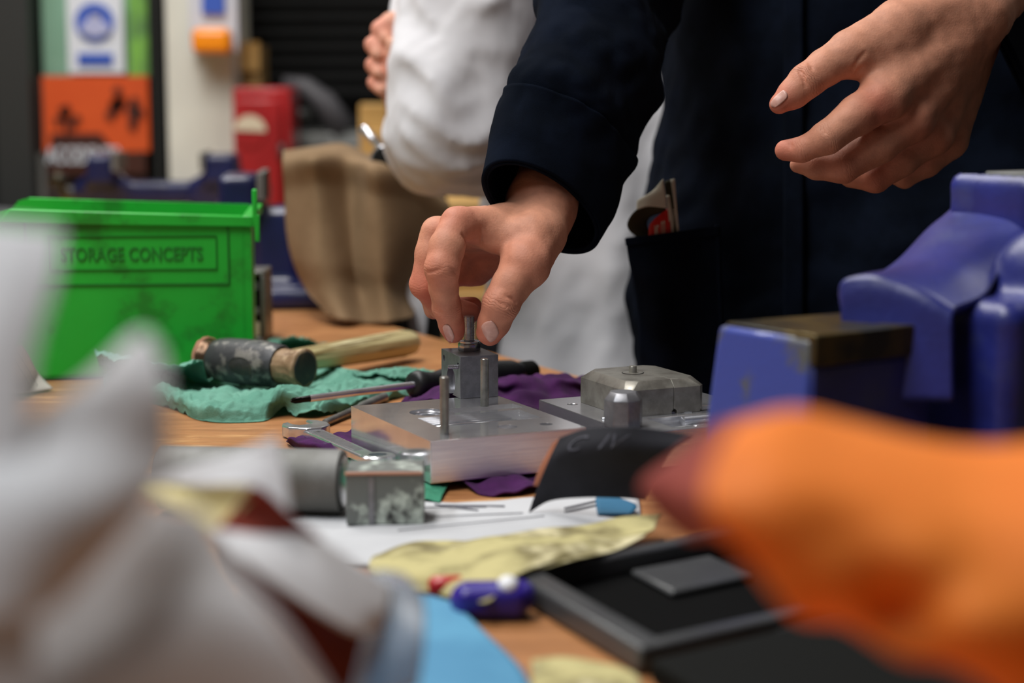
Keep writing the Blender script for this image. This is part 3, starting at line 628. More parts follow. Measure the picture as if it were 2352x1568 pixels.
# coat body
def coat_rows(cx, cy, rows): return [((cx + dx, cy + dy, z), (rx, 0, 0), (0, ry, 0)) for z, rx, ry, dx, dy in rows]
rows = coat_rows(CX, CY, [(.62, .255, .20, 0, 0), (.80, .255, .195, 0, 0), (.92, .252, .185, 0, 0), (1.00, .254, .180, .0, 0), (1.09, .232, .172, .0, 0), (1.27, .225, .16, 0, 0), (1.38, .215, .145, 0, 0), (1.45, .15, .10, 0, 0), (1.49, .075, .07, 0, 0)])
coat = obj('work_coat', rows_tube(rows, 160, .007, .11, 11, m=120), M['navy'], per, True)
def coat_y(x, z):                                               # the coat front at x
    A = np.array([(r[0][2], r[1][0], r[2][1]) for r in rows]); rx = np.interp(z, A[:, 0], A[:, 1]); ry = np.interp(z, A[:, 0], A[:, 2])
    return CY - ry * math.sqrt(max(.06, 1 - ((x - CX) / rx) ** 2))
def on_coat(px, py, off=.006):
    d = 1.4
    for _ in range(8): q = P(px, py, d); d += coat_y(q[0], q[2]) - off - q[1]
    return P(px, py, d)
strip = [[on_coat(px, py, .012) for px in (1800, 1815, 1830, 1845)] for py in np.linspace(-60, 1000, 12)]
o_, _ = sheet('button_placket', strip, M['navy'], .003, coat, nu=60, nv=6)
dpk = lambda px: 1.395 + max(0, (1600 - px)) * .00012
pk = [[P(1439, 546, 1.398), P(1500, 539, 1.388), P(1570, 530, 1.384), P(1646, 520, 1.392)], [P(1446, 600, 1.40), P(1508, 600, 1.386), P(1580, 598, 1.382), P(1650, 590, 1.390)],
      [P(1462, 680, 1.405), P(1520, 690, 1.388), P(1590, 690, 1.384), P(1652, 690, 1.390)], [P(1470, 780, 1.41), P(1530, 790, 1.392), P(1600, 790, 1.386), P(1655, 790, 1.390)], [P(1474, 940, 1.415), P(1540, 940, 1.394), P(1610, 940, 1.388), P(1662, 940, 1.390)]]
obj_p, pks = sheet('pocket', pk, M['navy'], .003, coat, nu=50, nv=30, amp=.0015, scale=.05, seed=4)
hem = [[pks.at(u, v, .0025) for v in np.linspace(0, 1, 8)] for u in (.0, .04, .08)]
sheet('pocket_hem', hem, M['navy'], .0016, coat, nu=8, nv=30)
seam = [[P(1646, 516, 1.392), P(1651, 516, 1.390)], [P(1651, 690, 1.388), P(1656, 690, 1.386)], [P(1664, 950, 1.388), P(1670, 950, 1.386)]]
sheet('pocket_seam', seam, M['navy'], .004, coat, nu=30, nv=3)
back = [[P(1442, 560, 1.43), P(1520, 545, 1.425), P(1600, 540, 1.42)], [P(1470, 760, 1.44), P(1540, 760, 1.43), P(1620, 760, 1.42)], [P(1478, 960, 1.44), P(1540, 960, 1.43), P(1620, 960, 1.42)]]
sheet('coat_side_panel', back, M['navy'], .003, coat, nu=20, nv=14, amp=.001, scale=.06, seed=8)
# sleeves: a tube with an open, lined cuff
def sleeve(rows, name, parent, mat, fold=.004, fs=.05, seed=2, cuff=.14, th=.0022, n=96, m=110):
    w_ = lambda t: np.clip((t - cuff * .3) * 6, .12, 1)
    v, f = rows_tube(rows, n, fold, fs, seed, False, m, w_)
    o = obj(name, (v, f), mat, parent, True); s = o.modifiers.new('cloth', 'SOLIDIFY'); s.thickness = th; s.offset = -1
    # cuff band, standing slightly proud of the sleeve
    pts = v.reshape(m, n, 3); k = int(cuff * m); c = pts[:k].mean(1, keepdims=True); b = c + (pts[:k] - c) * (1 + .0028 / np.linalg.norm(pts[:k] - c, axis=-1, keepdims=True))
    vb_, fb = b.reshape(-1, 3), [[i * n + j, i * n + (j + 1) % n, (i + 1) * n + (j + 1) % n, (i + 1) * n + j] for i in range(k - 1) for j in range(n)]
    q = obj('cuff', (vb_, fb), mat, o, True); s = q.modifiers.new('cloth', 'SOLIDIFY'); s.thickness = .003; s.offset = -1
    return o
def ring(c, ex, ey): c = np.array(c); return (c, np.array(ex) - c, np.array(ey) - c)
# ring: centre, a point at its right rim, a point at its far/top rim
R1 = [ring(P(1244, 478, 1.236), P(1371, 528, 1.252), P(1228, 388, 1.214)), ring(P(1262, 430, 1.248), P(1396, 484, 1.262), P(1250, 335, 1.222)), ring(P(1298, 330, 1.266), P(1438, 396, 1.278), P(1288, 246, 1.232)),
      ring(P(1335, 230, 1.285), P(1480, 300, 1.30), P(1330, 180, 1.235)), ring(P(1368, 130, 1.31), P(1518, 170, 1.32), P(1366, 60, 1.26)), ring(P(1398, 10, 1.345), P(1552, 30, 1.36), P(1392, -70, 1.29)),
      ring(P(1430, -140, 1.40), P(1600, -120, 1.42), P(1420, -230, 1.34)), ring(P(1530, -320, 1.48), P(1720, -340, 1.52), P(1500, -450, 1.42)), ring((CX - .17, CY - .01, 1.405), (CX - .11, CY - .01, 1.355), (CX - .175, CY - .07, 1.45)), ring((CX - .08, CY, 1.385), (CX - .06, CY, 1.32), (CX - .08, CY - .07, 1.40))]
sleeve(R1, 'sleeve', coat, M['navy'], .0052, .06, 5, .27)
R2s = [ring(P(2318, 130, 1.30), P(2420, 330, 1.32), P(2290, 60, 1.25)), ring(P(2400, 60, 1.35), P(2510, 270, 1.37), P(2380, -30, 1.30)), ring(P(2560, -70, 1.47), P(2700, 150, 1.48), P(2540, -200, 1.41)), ring(P(2720, -280, 1.60), P(2860, -60, 1.62), P(2680, -420, 1.52)), ring((CX + .18, CY - .01, 1.40), (CX + .175, CY - .02, 1.325), (CX + .175, CY - .08, 1.44)), ring((CX + .08, CY, 1.385), (CX + .06, CY, 1.32), (CX + .08, CY - .07, 1.41))]
sleeve(R2s, 'sleeve', coat, M['navy'], .004, .06, 9, .2)
for s in (-1, 1):
    obj('trouser_leg', rows_tube([((CX + s * .095, CY, .90), (.10, 0, 0), (0, .11, 0)), ((CX + s * .10, CY, .5), (.085, 0, 0), (0, .09, 0)), ((CX + s * .10, CY + .02, .08), (.075, 0, 0), (0, .085, 0))], 32, .005, .08, 3, m=24), M['trouser'], per, True)
    obj('shoe', nets(lambda p: smin(cap(p, (CX + s * .10, CY + .05, .05), (CX + s * .105, CY - .16, .045), .052, .042), rbox(p, (CX + s * .102, CY - .05, .012), (.05, .15, .012), .01), .02), (CX + s * .1 - .08, CY - .24, -.002), (CX + s * .1 + .08, CY + .13, .13), .008), M['shoe'], per, True)
def hair(cx, cy):
    return lambda p: np.maximum(ell(p, (cx, cy - .002, 1.678), (.086, .106, .122)), -np.minimum(1.66 - p[..., 2] + .6 * np.maximum(-(p[..., 1] - cy + .02), 0) * 0 + 0, 1) * 0 + np.maximum(-(p[..., 1] - (cy - .075)) - 0 * p[..., 0], 1.655 - p[..., 2] - .9 * (p[..., 1] - cy)))
obj('hair', nets(hair(CX, CY), (CX - .12, CY - .14, 1.5), (CX + .12, CY + .13, 1.82), .007), M['hair'], per, True)

# --- the person in the white coat, further back
WX, WY = pl(1440, 0, 1.86)[0], 1.92
tw = trunk(WX, WY, .72)
elb = P(1022, 318, 1.74); shd = P(1110, -420, 1.80); fst = P(905, 165, 1.70)
def HB(px, py, dd=0): return P(px, py, 1.745 + dd / 1000)
kb = 1.70 / FPX
palmb = [(HB(960, 330, 10), HB(900, 130, 0), 44 * kb, 34 * kb), (HB(960, 340, 10), HB(912, 190, 0), 46 * kb, 36 * kb), (HB(905, 60, 0), HB(905, 180, 0), 30 * kb, 34 * kb)]
fb_ = [[(HB(898, 52, -8), 24 * kb), (HB(872, 66, -12), 19 * kb), (HB(885, 88, -18), 15 * kb)], [(HB(890, 98, -8), 26 * kb), (HB(857, 104, -10), 19 * kb), (HB(868, 126, -18), 16 * kb)], [(HB(890, 144, -8), 26 * kb), (HB(858, 150, -10), 19 * kb), (HB(870, 168, -18), 16 * kb)],
       [(HB(895, 180, -4), 25 * kb), (HB(862, 190, -8), 17 * kb), (HB(874, 206, -16), 14 * kb)], [(HB(925, 210, -12), 24 * kb), (HB(905, 150, -24), 18 * kb), (HB(900, 100, -28), 15 * kb)]]
fnb = hand_fn(palmb, fb_, .012, .004, .008)
def bodyw(p):
    d = tw(p); d = smin(d, cap(p, (WX - .17, WY, 1.42), elb, .055, .042), .03); return smin(d, cap(p, (WX + .17, WY, 1.42), (WX + .26, WY - .05, 1.12), .055, .043), .03)
def fore(p): return smin(fnb(p), cap(p, elb, HB(960, 330, 10), .042, 44 * kb), .02)
hb = nets(fore, np.minimum(HB(800, 480, -60), HB(800, 480, 40)) - .01, np.maximum(HB(1100, -10, 60), HB(1100, -10, -50)) + .02, .0025)
wb = nets(bodyw, (WX - .36, WY - .32, 0), (WX + .34, WY + .2, 1.82), .012)
wp = obj('person', mergev(hb, wb), M['skin2'], None, True, 'person in a white cotton coat with one arm folded, standing behind the navy sleeve', 'person', origin=(WX, WY, 0))
skin_attrs(wp, np.array(wp.location), [], [(f_[1][0], .014, .8) for f_ in fb_])
def wcoat(p):
    px = 1.74 / FPX
    a = cap(p, P(1085, -330, 1.80), P(1060, 60, 1.76), 170 * px, 168 * px); a = smin(a, cap(p, P(1060, 60, 1.76), P(1040, 300, 1.74), 160 * px, 148 * px), .02)
    a = smin(a, cap(p, P(1000, 330, 1.74), P(1060, 330, 1.75), 112 * px, 124 * px), .02)
    a = smin(a, cap(p, P(1000, 300, 1.72), P(978, 150, 1.715), 112 * px, 84 * px), .025)
    a = smin(a, cap(p, P(1110, 330, 1.78), P(1180, 330, 1.82), 118 * px, 110 * px), .03)
    a = smin(a, cap(p, P(1085, -330, 1.80), (WX - .16, WY, 1.395), 170 * px, .075), .03)
    h = wob(p, .09, 21) * .004 + np.abs(wob(p, .055, 22)) * .0055 + np.abs(wob(p * np.array([1, 1, .6]), .03, 23)) * .0015
    # the crease running down from the inner elbow
    return a + h
pts_lo, pts_hi = P(860, 500, 1.8) - np.array([.02, .2, .05]), P(1330, -60, 1.7) + np.array([.02, .25, .05])
pts_hi[2] = 1.50; pts_hi[1] = max(pts_hi[1], WY + .12); pts_hi[0] = max(pts_hi[0], WX - .02)
sl_ = obj('sleeve', nets(wcoat, pts_lo, pts_hi, .005), M['coatwhite'], wp, True)
rw = coat_rows(WX, WY, [(.60, .140, .15, -.01, -.02), (.80, .136, .145, -.01, -.02), (.95, .131, .14, -.004, -.02), (1.05, .128, .13, -.01, -.02), (1.15, .140, .13, -.015, 0), (1.27, .19, .14, -.01, 0), (1.38, .21, .14, 0, 0), (1.45, .15, .10, 0, 0), (1.49, .075, .07, 0, 0)])
def folds(v, seed, amp, cx, cy):
    v = v.copy(); a = np.arctan2(v[:, 1] - cy, v[:, 0] - cx); h = np.sin(a * 9 + v[:, 2] * 5) * .4 + np.sin(a * 17 - v[:, 2] * 9 + 1) * .3
    v[:, 0] += np.cos(a) * h * amp; v[:, 1] += np.sin(a) * h * amp; return v
vw, fw = rows_tube(rw, 160, .007, .10, 31, m=100); vw = folds(vw, 1, .009, WX, WY)
wc = obj('white_coat', (vw, fw), M['coatwhite'], wp, True)
sheet('coat_front_edge', [[P(1262, 545, 1.785), P(1282, 545, 1.785)], [P(1345, 640, 1.783), P(1358, 640, 1.783)], [P(1372, 720, 1.778), P(1386, 720, 1.778)], [P(1398, 900, 1.775), P(1412, 900, 1.775)]], M['coatwhite'], .003, wc, nu=30, nv=4)
sheet('coat_tail', [[P(925, 640, 1.86), P(1000, 640, 1.86)], [P(935, 720, 1.86), P(985, 700, 1.86)], [P(950, 800, 1.87), P(975, 800, 1.87)]], M['coatwhite'], .004, wc, nu=14, nv=8)
for s in (-1, 1):
    obj('trouser_leg', rows_tube([((WX + s * .07, WY, .90), (.08, 0, 0), (0, .10, 0)), ((WX + s * .08, WY, .5), (.08, 0, 0), (0, .085, 0)), ((WX + s * .09, WY + .02, .08), (.07, 0, 0), (0, .08, 0))], 32, .005, .08, 3, m=24), M['trouser'], wp, True)
    obj('shoe', nets(lambda p: smin(cap(p, (WX + s * .10, WY + .05, .05), (WX + s * .105, WY - .16, .045), .052, .042), rbox(p, (WX + s * .102, WY - .05, .012), (.05, .15, .012), .01), .02), (WX + s * .1 - .08, WY - .24, -.002), (WX + s * .1 + .08, WY + .13, .13), .008), M['shoe'], wp, True)
obj('hair', nets(hair(WX, WY), (WX - .12, WY - .14, 1.5), (WX + .12, WY + .13, 1.82), .007), M['hair'], wp, True)
obj('sleeve', rows_tube([((WX + .27, WY - .05, 1.08), (.055, 0, 0), (0, .055, 0)), ((WX + .24, WY - .03, 1.25), (.062, 0, 0), (0, .062, 0)), ((WX + .16, WY, 1.42), (.065, 0, .02), (0, .065, 0))], 32, .004, .06, 5, m=24), M['coatwhite'], wp, True)

# ---------------------------------------------------------------- things on the bench, middle distance
def cut(o, cutters):
    """bores and pockets machined out of a block"""
    for c in cutters:
        q = obj('t', c, M['darkhole']); q.location = tuple(np.array(q.location)); m = o.modifiers.new('b', 'BOOLEAN'); m.operation = 'DIFFERENCE'; m.object = q; m.solver = 'EXACT'
        bpy.context.view_layer.update(); dg = bpy.context.evaluated_depsgraph_get(); dg.update(); me = bpy.data.meshes.new_from_object(o.evaluated_get(dg))
        o.modifiers.remove(m); o.data = me; bpy.data.objects.remove(q)
    return o
def spin(o, a):                                                # turn an object's own axes by a without moving it (so that grain runs along it)
    c, s = math.cos(-a), math.sin(-a); off = np.zeros(3)
    for v in o.data.vertices: x, y = v.co.x, v.co.y; v.co.x, v.co.y = c * x - s * y, s * x + c * y
    o.rotation_euler.z = a; return o
def on(p): return np.array(p)
def thread(p0, p1, r, pitch, dep, n=20, chamf=True):
    L = float(np.linalg.norm(np.array(p1) - p0)); k = int(L / pitch); pr = [(0, r - dep)]
    for i in range(k): pr += [(i * pitch + pitch * .3, r), (i * pitch + pitch * .45, r), (i * pitch + pitch * .85, r - dep), (i * pitch + pitch, r - dep)]
    pr += [(L - .0002, r - dep), (L, r - dep * 1.8)]; return lathe(p0, p1, pr, n)
# bin
A3 = math.radians(5); cb, sb = math.cos(A3), math.sin(A3); Bo = np.array([-.2085, 1.458])
def BN(x, y, z):
    x = x - .07 * y
    return np.array([Bo[0] + x * cb - y * sb, Bo[1] + x * sb + y * cb, T + z])  # x<0 goes left, y>0 back
bn = thing('storage_bin', 'bright green plastic storage bin with raised lettering, standing behind the hammer', 'bin', BN(-.1, .08, 0))
hz, hb_, wl = .1315, .142, .203
def wall(a, b, z0, z1, th, n, tp=0.0, z1b=None):               # a,b: (x,y) ends; n: inward normal
    z1b = z1 if z1b is None else z1b; n = np.array(n) * th
    q = lambda p, z, k: BN(p[0] + n[0] * k, p[1] + n[1] * k, z)
    return prism([q(a, z0, 0), q(b, z0, 0), q(b, z0, 1), q(a, z0, 1)], [q(a, z1, 0), q(b, z1b, 0), q(b, z1b, 1), q(a, z1, 1)])
prof = [(0, .002), (0, hz), (-.188, hz + .006), (-.196, hz + .004), (-.203, hz - .004), (-.208, hz - .05), (-.212, .045), (-.212, .002)]
def side(y0, y1): return prism([BN(x, y0, z) for x, z in prof], [BN(x, y1, z) for x, z in prof])
body = join(side(0, .003), side(hb_ - .003, hb_), box(BN(-.106, hb_ / 2, .0035), (.212, hb_, .003), A3), box(BN(-.0015, hb_ / 2, hz / 2), (.003, hb_, hz - .004), A3), box(BN(-.2105, hb_ / 2, .024), (.003, hb_, .044), A3))
obj('body', body, M['green'], bn)
for y0 in (-.004, hb_ - .002): bevel(obj('rim', prism([BN(-.197 if y0 < 0 else -.190, y0, hz - .005), BN(.002, y0, hz - .009), BN(.002, y0 + .006, hz - .009), BN(-.197 if y0 < 0 else -.190, y0 + .006, hz - .005)], [BN(-.188, y0, hz + .0065), BN(.002, y0, hz - .0005), BN(.002, y0 + .006, hz - .0005), BN(-.188, y0 + .006, hz + .0065)]), M['green'], bn), .001)
bevel(obj('end_rim', box(BN(.003, hb_ / 2, hz - .004), (.009, hb_ + .008, .008), A3), M['green'], bn), .001)
bevel(obj('hanging_lug', join(box(BN(.0035, -.001, hz + .006), (.004, .006, .030), A3), box(BN(.0052, -.001, hz - .01), (.004, .006, .022), A3)), M['green'], bn), .001)
def outline(x0, x1, z0, z1, t, off=-.0007): return join(*[box(BN((x0 + x1) / 2, off, z), (x1 - x0, .0014, t), A3) for z in (z0, z1)], *[box(BN(x, off, (z0 + z1) / 2), (t, .0014, z1 - z0), A3) for x in (x0, x1)])
def binx(px): return (px - 570) / FPX * 1.458
def binz(py): r = ray(570, py); return CAMZ - T - 1.458 * (-r[2] / r[1])
obj('label_frame', outline(binx(60), binx(517), binz(650), binz(508), .0013), M['greendk'], bn)
obj('label_frame', outline(binx(110), binx(490), binz(616), binz(540), .0006), M['greendk'], bn, label='thin inner frame')
obj('raised_lettering', text_on('STORAGE CONCEPTS', BN(binx(298), -.0001, binz(581)), np.array([cb, sb, 0]), np.array([0, 0, 1.0]), .112, .0112, .0008, 0, True), M['greendk'], bn)
# small display case behind the bin
dc = thing('display_case', 'small grey framed black box with pale labels, peeking out behind the green bin', 'box', V(-.24, 1.68))
x0 = -.262; x1 = -.2262
bevel(obj('frame', join(box(V(x1 - .002, 1.69, .032), (.004, .05, .060)), box(V((x0 + x1) / 2, 1.69, .064), (x1 - x0, .05, .004)), box(V((x0 + x1) / 2, 1.69, .002), (x1 - x0, .05, .004))), M['greyframe'], dc), .0015)
obj('face', box(V((x0 + x1) / 2 - .002, 1.685, .033), (x1 - x0 - .004, .03, .058)), M['casebl'], dc)
obj('white_label', box(V(x1 - .012, 1.6692, .012), (.012, .0012, .013)), M['label'], dc); obj('grey_label', box(V(x1 - .012, 1.6692, .029), (.011, .0012, .006)), M['machine'], dc)
obj('numeral', text_on('3', V(x1 - .0095, 1.6698, .052), RT, np.array([0, 0, 1.0]), .005, .008, .0008, 0, True), M['machine'], dc)
# paper on the left of the bench, near the bin
o_, s_ = sheet('drawing_paper', [[G(-60, 900, .004), G(40, 902, .003), G(123, 893, .002)], [G(-60, 865, .008), G(20, 868, .012), G(88, 858, .012)], [G(-60, 820, .030), G(0, 822, .034), G(62, 812, .032)], [G(-60, 795, .042), G(0, 795, .044), G(48, 792, .042)]], M['paperw'], label='white drawing sheet with thin ruled lines, below the left end of the green bin', cat_='paper', nu=24, nv=20)
def line_on(s, pts, w, off=.0006):
    pts = [s.at(u, v, off) for u, v in pts]; return tube(pts, w, 4)
obj('ruled_lines', join(line_on(s_, [(.10, .2), (.10, .82), (.75, .82)], .00022), line_on(s_, [(.16, .2), (.16, .72), (.6, .72)], .00015)), M['ink'], o_, kind='stuff')
# green paper towels
hc = np.array([-.197, 1.386, T + .0235]); hm = math.radians(33); ha = np.array([math.cos(hm), -math.sin(hm), -.0]); hh = np.array([math.sin(hm), math.cos(hm), -.02]); hh /= np.linalg.norm(hh)
ta, tb = G(667, 921, .015), G(948, 884, .018); te = G(1226, 851, .0125); pa, pb = G(746, 971, .0030), G(884, 911, .004)
press = [(hc - ha * .053, hc + ha * .052, .0182, .0165), (hc + hh * .01, hc + hh * .21, .0095, .012), (ta, tb, .003, .003), (tb, te, .0125, .011), (pa, pb, .003, .004)]
tw_o, tws = sheet('paper_towel', [
 [G(250, 905, .002), G(380, 930, .002), G(470, 962, .002), G(598, 963, .002), G(640, 945, .003), G(720, 948, .004), G(830, 925, .003), G(930, 905, .002)],
 [G(240, 880, .004), G(370, 895, .012), G(470, 915, .014), G(590, 905, .016), G(650, 892, .020), G(760, 905, .014), G(860, 905, .008), G(985, 885, .004)],
 [G(240, 850, .008), G(360, 868, .014), G(450, 880, .003), G(590, 890, .002), G(700, 890, .004), G(780, 885, .012), G(880, 880, .012), G(1000, 870, .006)],
 [G(230, 830, .014), G(370, 848, .016), G(460, 850, .004), G(600, 850, .002), G(720, 850, .003), G(800, 862, .010), G(890, 865, .008), G(1005, 862, .008)],
 [G(222, 815, .030), G(370, 838, .024), G(480, 838, .014), G(620, 800, .006), G(710, 810, .006), G(800, 852, .012), G(900, 855, .014), G(1010, 852, .010)],
 [G(218, 803, .030), G(370, 822, .032), G(480, 822, .025), G(640, 775, .004), G(740, 798, .004), G(800, 842, .010), G(890, 844, .012), G(1000, 845, .008)]], M['tissue'], .0005,
 label='crumpled pale green paper towel spread beneath the hammer', cat_='paper towel', nu=130, nv=200, amp=.0034, scale=.034, seed=5, crumple=True, updir=True, floor=.0006, under=press)
sheet('paper_towel', [[G(640, 812, .004), G(690, 800, .004), G(760, 796, .004)], [G(642, 785, .008), G(690, 780, .010), G(755, 788, .006)], [G(655, 775, .030), G(680, 772, .022), G(740, 785, .006)]], M['tissue'], .0005,
 label='peaked corner of green paper towel standing up behind the hammer head', cat_='paper towel', nu=24, nv=40, amp=.0016, scale=.02, seed=8, crumple=True, updir=True, floor=.0006, under=press)
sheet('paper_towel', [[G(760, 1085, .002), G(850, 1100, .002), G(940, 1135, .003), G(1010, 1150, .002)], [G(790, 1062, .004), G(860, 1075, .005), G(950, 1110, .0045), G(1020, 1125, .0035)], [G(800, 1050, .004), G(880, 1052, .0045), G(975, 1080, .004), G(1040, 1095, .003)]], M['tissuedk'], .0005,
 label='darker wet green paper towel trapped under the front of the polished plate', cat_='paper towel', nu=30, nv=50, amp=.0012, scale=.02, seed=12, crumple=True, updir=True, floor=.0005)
# purple cloth under the plates
sheet('purple_cloth', [
 [G(700, 1010, .002), G(800, 1050, .002), G(990, 1080, .002), G(1110, 1128, .003), G(1235, 1120, .003), G(1330, 1080, .003)],
 [G(720, 1003, .003), G(800, 1025, .003), G(1000, 1075, .003), G(1140, 1100, .004), G(1260, 1090, .004), G(1400, 1060, .003)],
 [G(800, 990, .003), G(860, 985, .003), G(1000, 1000, .003), G(1150, 1000, .003), G(1280, 1000, .003), G(1460, 1000, .003)],
 [G(900, 950, .003), G(950, 945, .003), G(1020, 940, .004), G(1150, 935, .004), G(1260, 940, .003), G(1400, 940, .003)],
 [G(920, 930, .004), G(975, 920, .020), G(1030, 905, .020), G(1150, 900, .010), G(1240, 902, .010), G(1360, 905, .003)],
 [G(960, 905, .004), G(1010, 890, .012), G(1050, 885, .015), G(1160, 878, .016), G(1260, 876, .015), G(1370, 880, .010)],
 [G(990, 890, .003), G(1040, 880, .003), G(1150, 868, .008), G(1230, 860, .012), G(1300, 862, .014), G(1380, 868, .004)]], M['purple'], .0012,
 label='crumpled purple cloth spread beneath both machined metal plates', cat_='cloth', nu=120, nv=120, amp=.0036, scale=.026, seed=3, updir=True, floor=.0007, under=press + [(G(745, 971, .003), pb, .003, .003)])
sheet('purple_rag', [[G(658, 1015, .001), G(700, 1035, .001), G(760, 1050, .001), G(830, 1060, .001)], [G(664, 1008, .006), G(710, 1015, .008), G(770, 1030, .007), G(825, 1048, .004)], [G(690, 1006, .002), G(740, 1008, .003), G(800, 1015, .004), G(830, 1035, .002)]], M['purple'], .001,
 label='small frayed purple rag under the wrench shank', cat_='cloth', nu=30, nv=50, amp=.0016, scale=.02, seed=6, updir=True, floor=.0006)
# plates
ang = math.atan2(.431, .902); U2 = np.array([math.cos(ang), math.sin(ang)]); V2 = np.array([-math.sin(ang), math.cos(ang)])
def L2(A, a, b, z): q = np.array(A) + U2 * a + V2 * b; return np.array([q[0], q[1], T + z])
def slab(A, a0, a1, b0, b1, z0, z1): return prism([L2(A, a, b, z0) for a, b in ((a0, b0), (a1, b0), (a1, b1), (a0, b1))], [L2(A, a, b, z1) for a, b in ((a0, b0), (a1, b0), (a1, b1), (a0, b1))])
def cyl(p, r, h, n=32): return lathe(p, p + np.array([0, 0, h]), [(0, r), (h, r)], n)
A1 = (-.0473, 1.040); ZT = .0305
pl1 = thing('mould_plate', 'polished machined metal plate with two upright pins, carrying the grey block with the bolt', 'metal plate', L2(A1, .05, .065, .0055))
o = obj('plate', slab(A1, 0, .102, 0, .130, .0055, ZT), M['alumir'], pl1)
cut(o, [slab(A1, .022, .092, .040, .072, ZT - .007, ZT + .01), cyl(L2(A1, .036, .088, ZT - .006), .012, .02), slab(A1, .050, .098, .078, .094, ZT - .005, ZT + .01), cyl(L2(A1, .085, .020, ZT - .01), .004, .02), cyl(L2(A1, .060, .022, ZT - .004), .006, .02)])
o.data.materials.append(M['alu']); spin(o, ang); bevel(o, .0004, 1)
bevel(obj('front_face', slab(A1, .0004, .1016, -.0004, .0002, .0059, ZT - .0004), M['alubr'], pl1), .0002); 
for k, (a, b, r_) in enumerate(((.036, .088, .0095), (.036, .088, .0065))):  # bright rings and ridges shaped for the wavy reflections on the plate
    obj('bright_ring', lathe(L2(A1, a, b, ZT - .0062), L2(A1, a, b, ZT), [(0, r_), (.0035, r_), (.0042, r_ - .0008), (.0042, r_ - .002), (.001, r_ - .0022)], 36), M['chrome'], pl1, 'auto')
for b in np.linspace(.044, .068, 5): obj('bright_ridge', tube([L2(A1, .026, b, ZT - .0062), L2(A1, .05, b + .001, ZT - .0058), L2(A1, .088, b, ZT - .0062)], .0011, 10), M['chrome'], pl1, True)
def pin(p, r, h, par): return obj('pin', lathe(p, p + np.array([0, 0, h]), [(0, r), (h - .0006, r), (h - .0001, r * .82), (h, r * .8)], 28), M['steel'], par, 'auto')
pin(np.array([-.0398, 1.062, T + ZT]), .0027, .0345, pl1); pin(np.array([-.0176, 1.157, T + ZT]), .0027, .0310, pl1)
# block on the plate
ab = math.radians(20); Wv = np.array([math.cos(ab), math.sin(ab)]); Dv = np.array([-math.sin(ab), math.cos(ab)]); K = np.array([-.034, 1.184])
def KB(a, b, z): q = K + Wv * a + Dv * b; return np.array([q[0], q[1], T + z])
ZB0, ZB1 = ZT + .0001, .0585
blk = thing('machined_block', 'dark grey machined block with a large bore, standing upright on the polished plate', 'metal block', KB(.013, .02, ZB0))
o = obj('block', prism([KB(a, b, ZB0 + .0001) for a, b in ((0, 0), (.0265, 0), (.0265, .040), (0, .040))], [KB(a, b, ZB1) for a, b in ((0, 0), (.0265, 0), (.0265, .040), (0, .040))]), M['alusat'], blk)
def bore(b, z, r, dep=.02): return lathe(KB(-.002, b, z), KB(dep, b, z), [(0, r), (dep + .002, r)], 36)
cut(o, [bore(.0195, .0395, .0092, .022), bore(.0345, .0528, .0022, .01), bore(.0042, .0520, .0020, .01), bore(.0345, .0350, .0022, .01)]); bevel(o, .0004, 1)
obj('bore_lining', lathe(KB(.004, .0195, .0395), KB(.020, .0195, .0395), [(0, .00915), (.0035, .0091), (.0036, .0083), (.008, .0083), (.0081, .0075), (.015, .0075)], 36), M['chrome'], blk, 'auto')
sc_ = thing('grub_screw', 'tiny threaded screw sticking out of the left side of the grey block', 'screw', KB(-.0065, .0062, .0500)); obj('shank', thread(KB(.0015, .0046, .0515), KB(-.0072, .0046, .0515), .0015, .0007, .0003, 14), M['zinc'], sc_, 'auto')
bt = thing('hex_bolt', 'zinc plated hex bolt standing on its head, pinched between thumb and finger', 'bolt', np.array([-.0287, 1.2135, T + ZB1]))
bc = np.array([-.0287, 1.2135, T + ZB1])
hx = [(math.cos(math.radians(60 * k + 62)), math.sin(math.radians(60 * k + 62))) for k in range(6)]
hr = .0076
def hexr(r, z): return [bc + (x * r, y * r, z) for x, y in hx]
v_ = [*hexr(hr * .95, 0), *hexr(hr, .0006), *hexr(hr, .0046), *hexr(hr * .93, .0053)]
f_ = [[i * 6 + k, i * 6 + (k + 1) % 6, (i + 1) * 6 + (k + 1) % 6, (i + 1) * 6 + k] for i in range(3) for k in range(6)] + [list(range(6))[::-1], [18 + k for k in range(6)]]
bevel(obj('hex_head', (np.array(v_), f_), M['zinc'], bt), .0002, 1)
obj('washer_face', lathe(bc + (0, 0, .0053), bc + (0, 0, .0068), [(0, .0068), (.0002, .0072), (.0011, .0072), (.0014, .0066), (.0014, .004)], 36), M['zinc'], bt, 'auto')
obj('threaded_shank', thread(bc + (0, 0, .0066), bc + (0, 0, .0236), .0038, .00105, .00055, 28), M['zinc'], bt, 'auto')
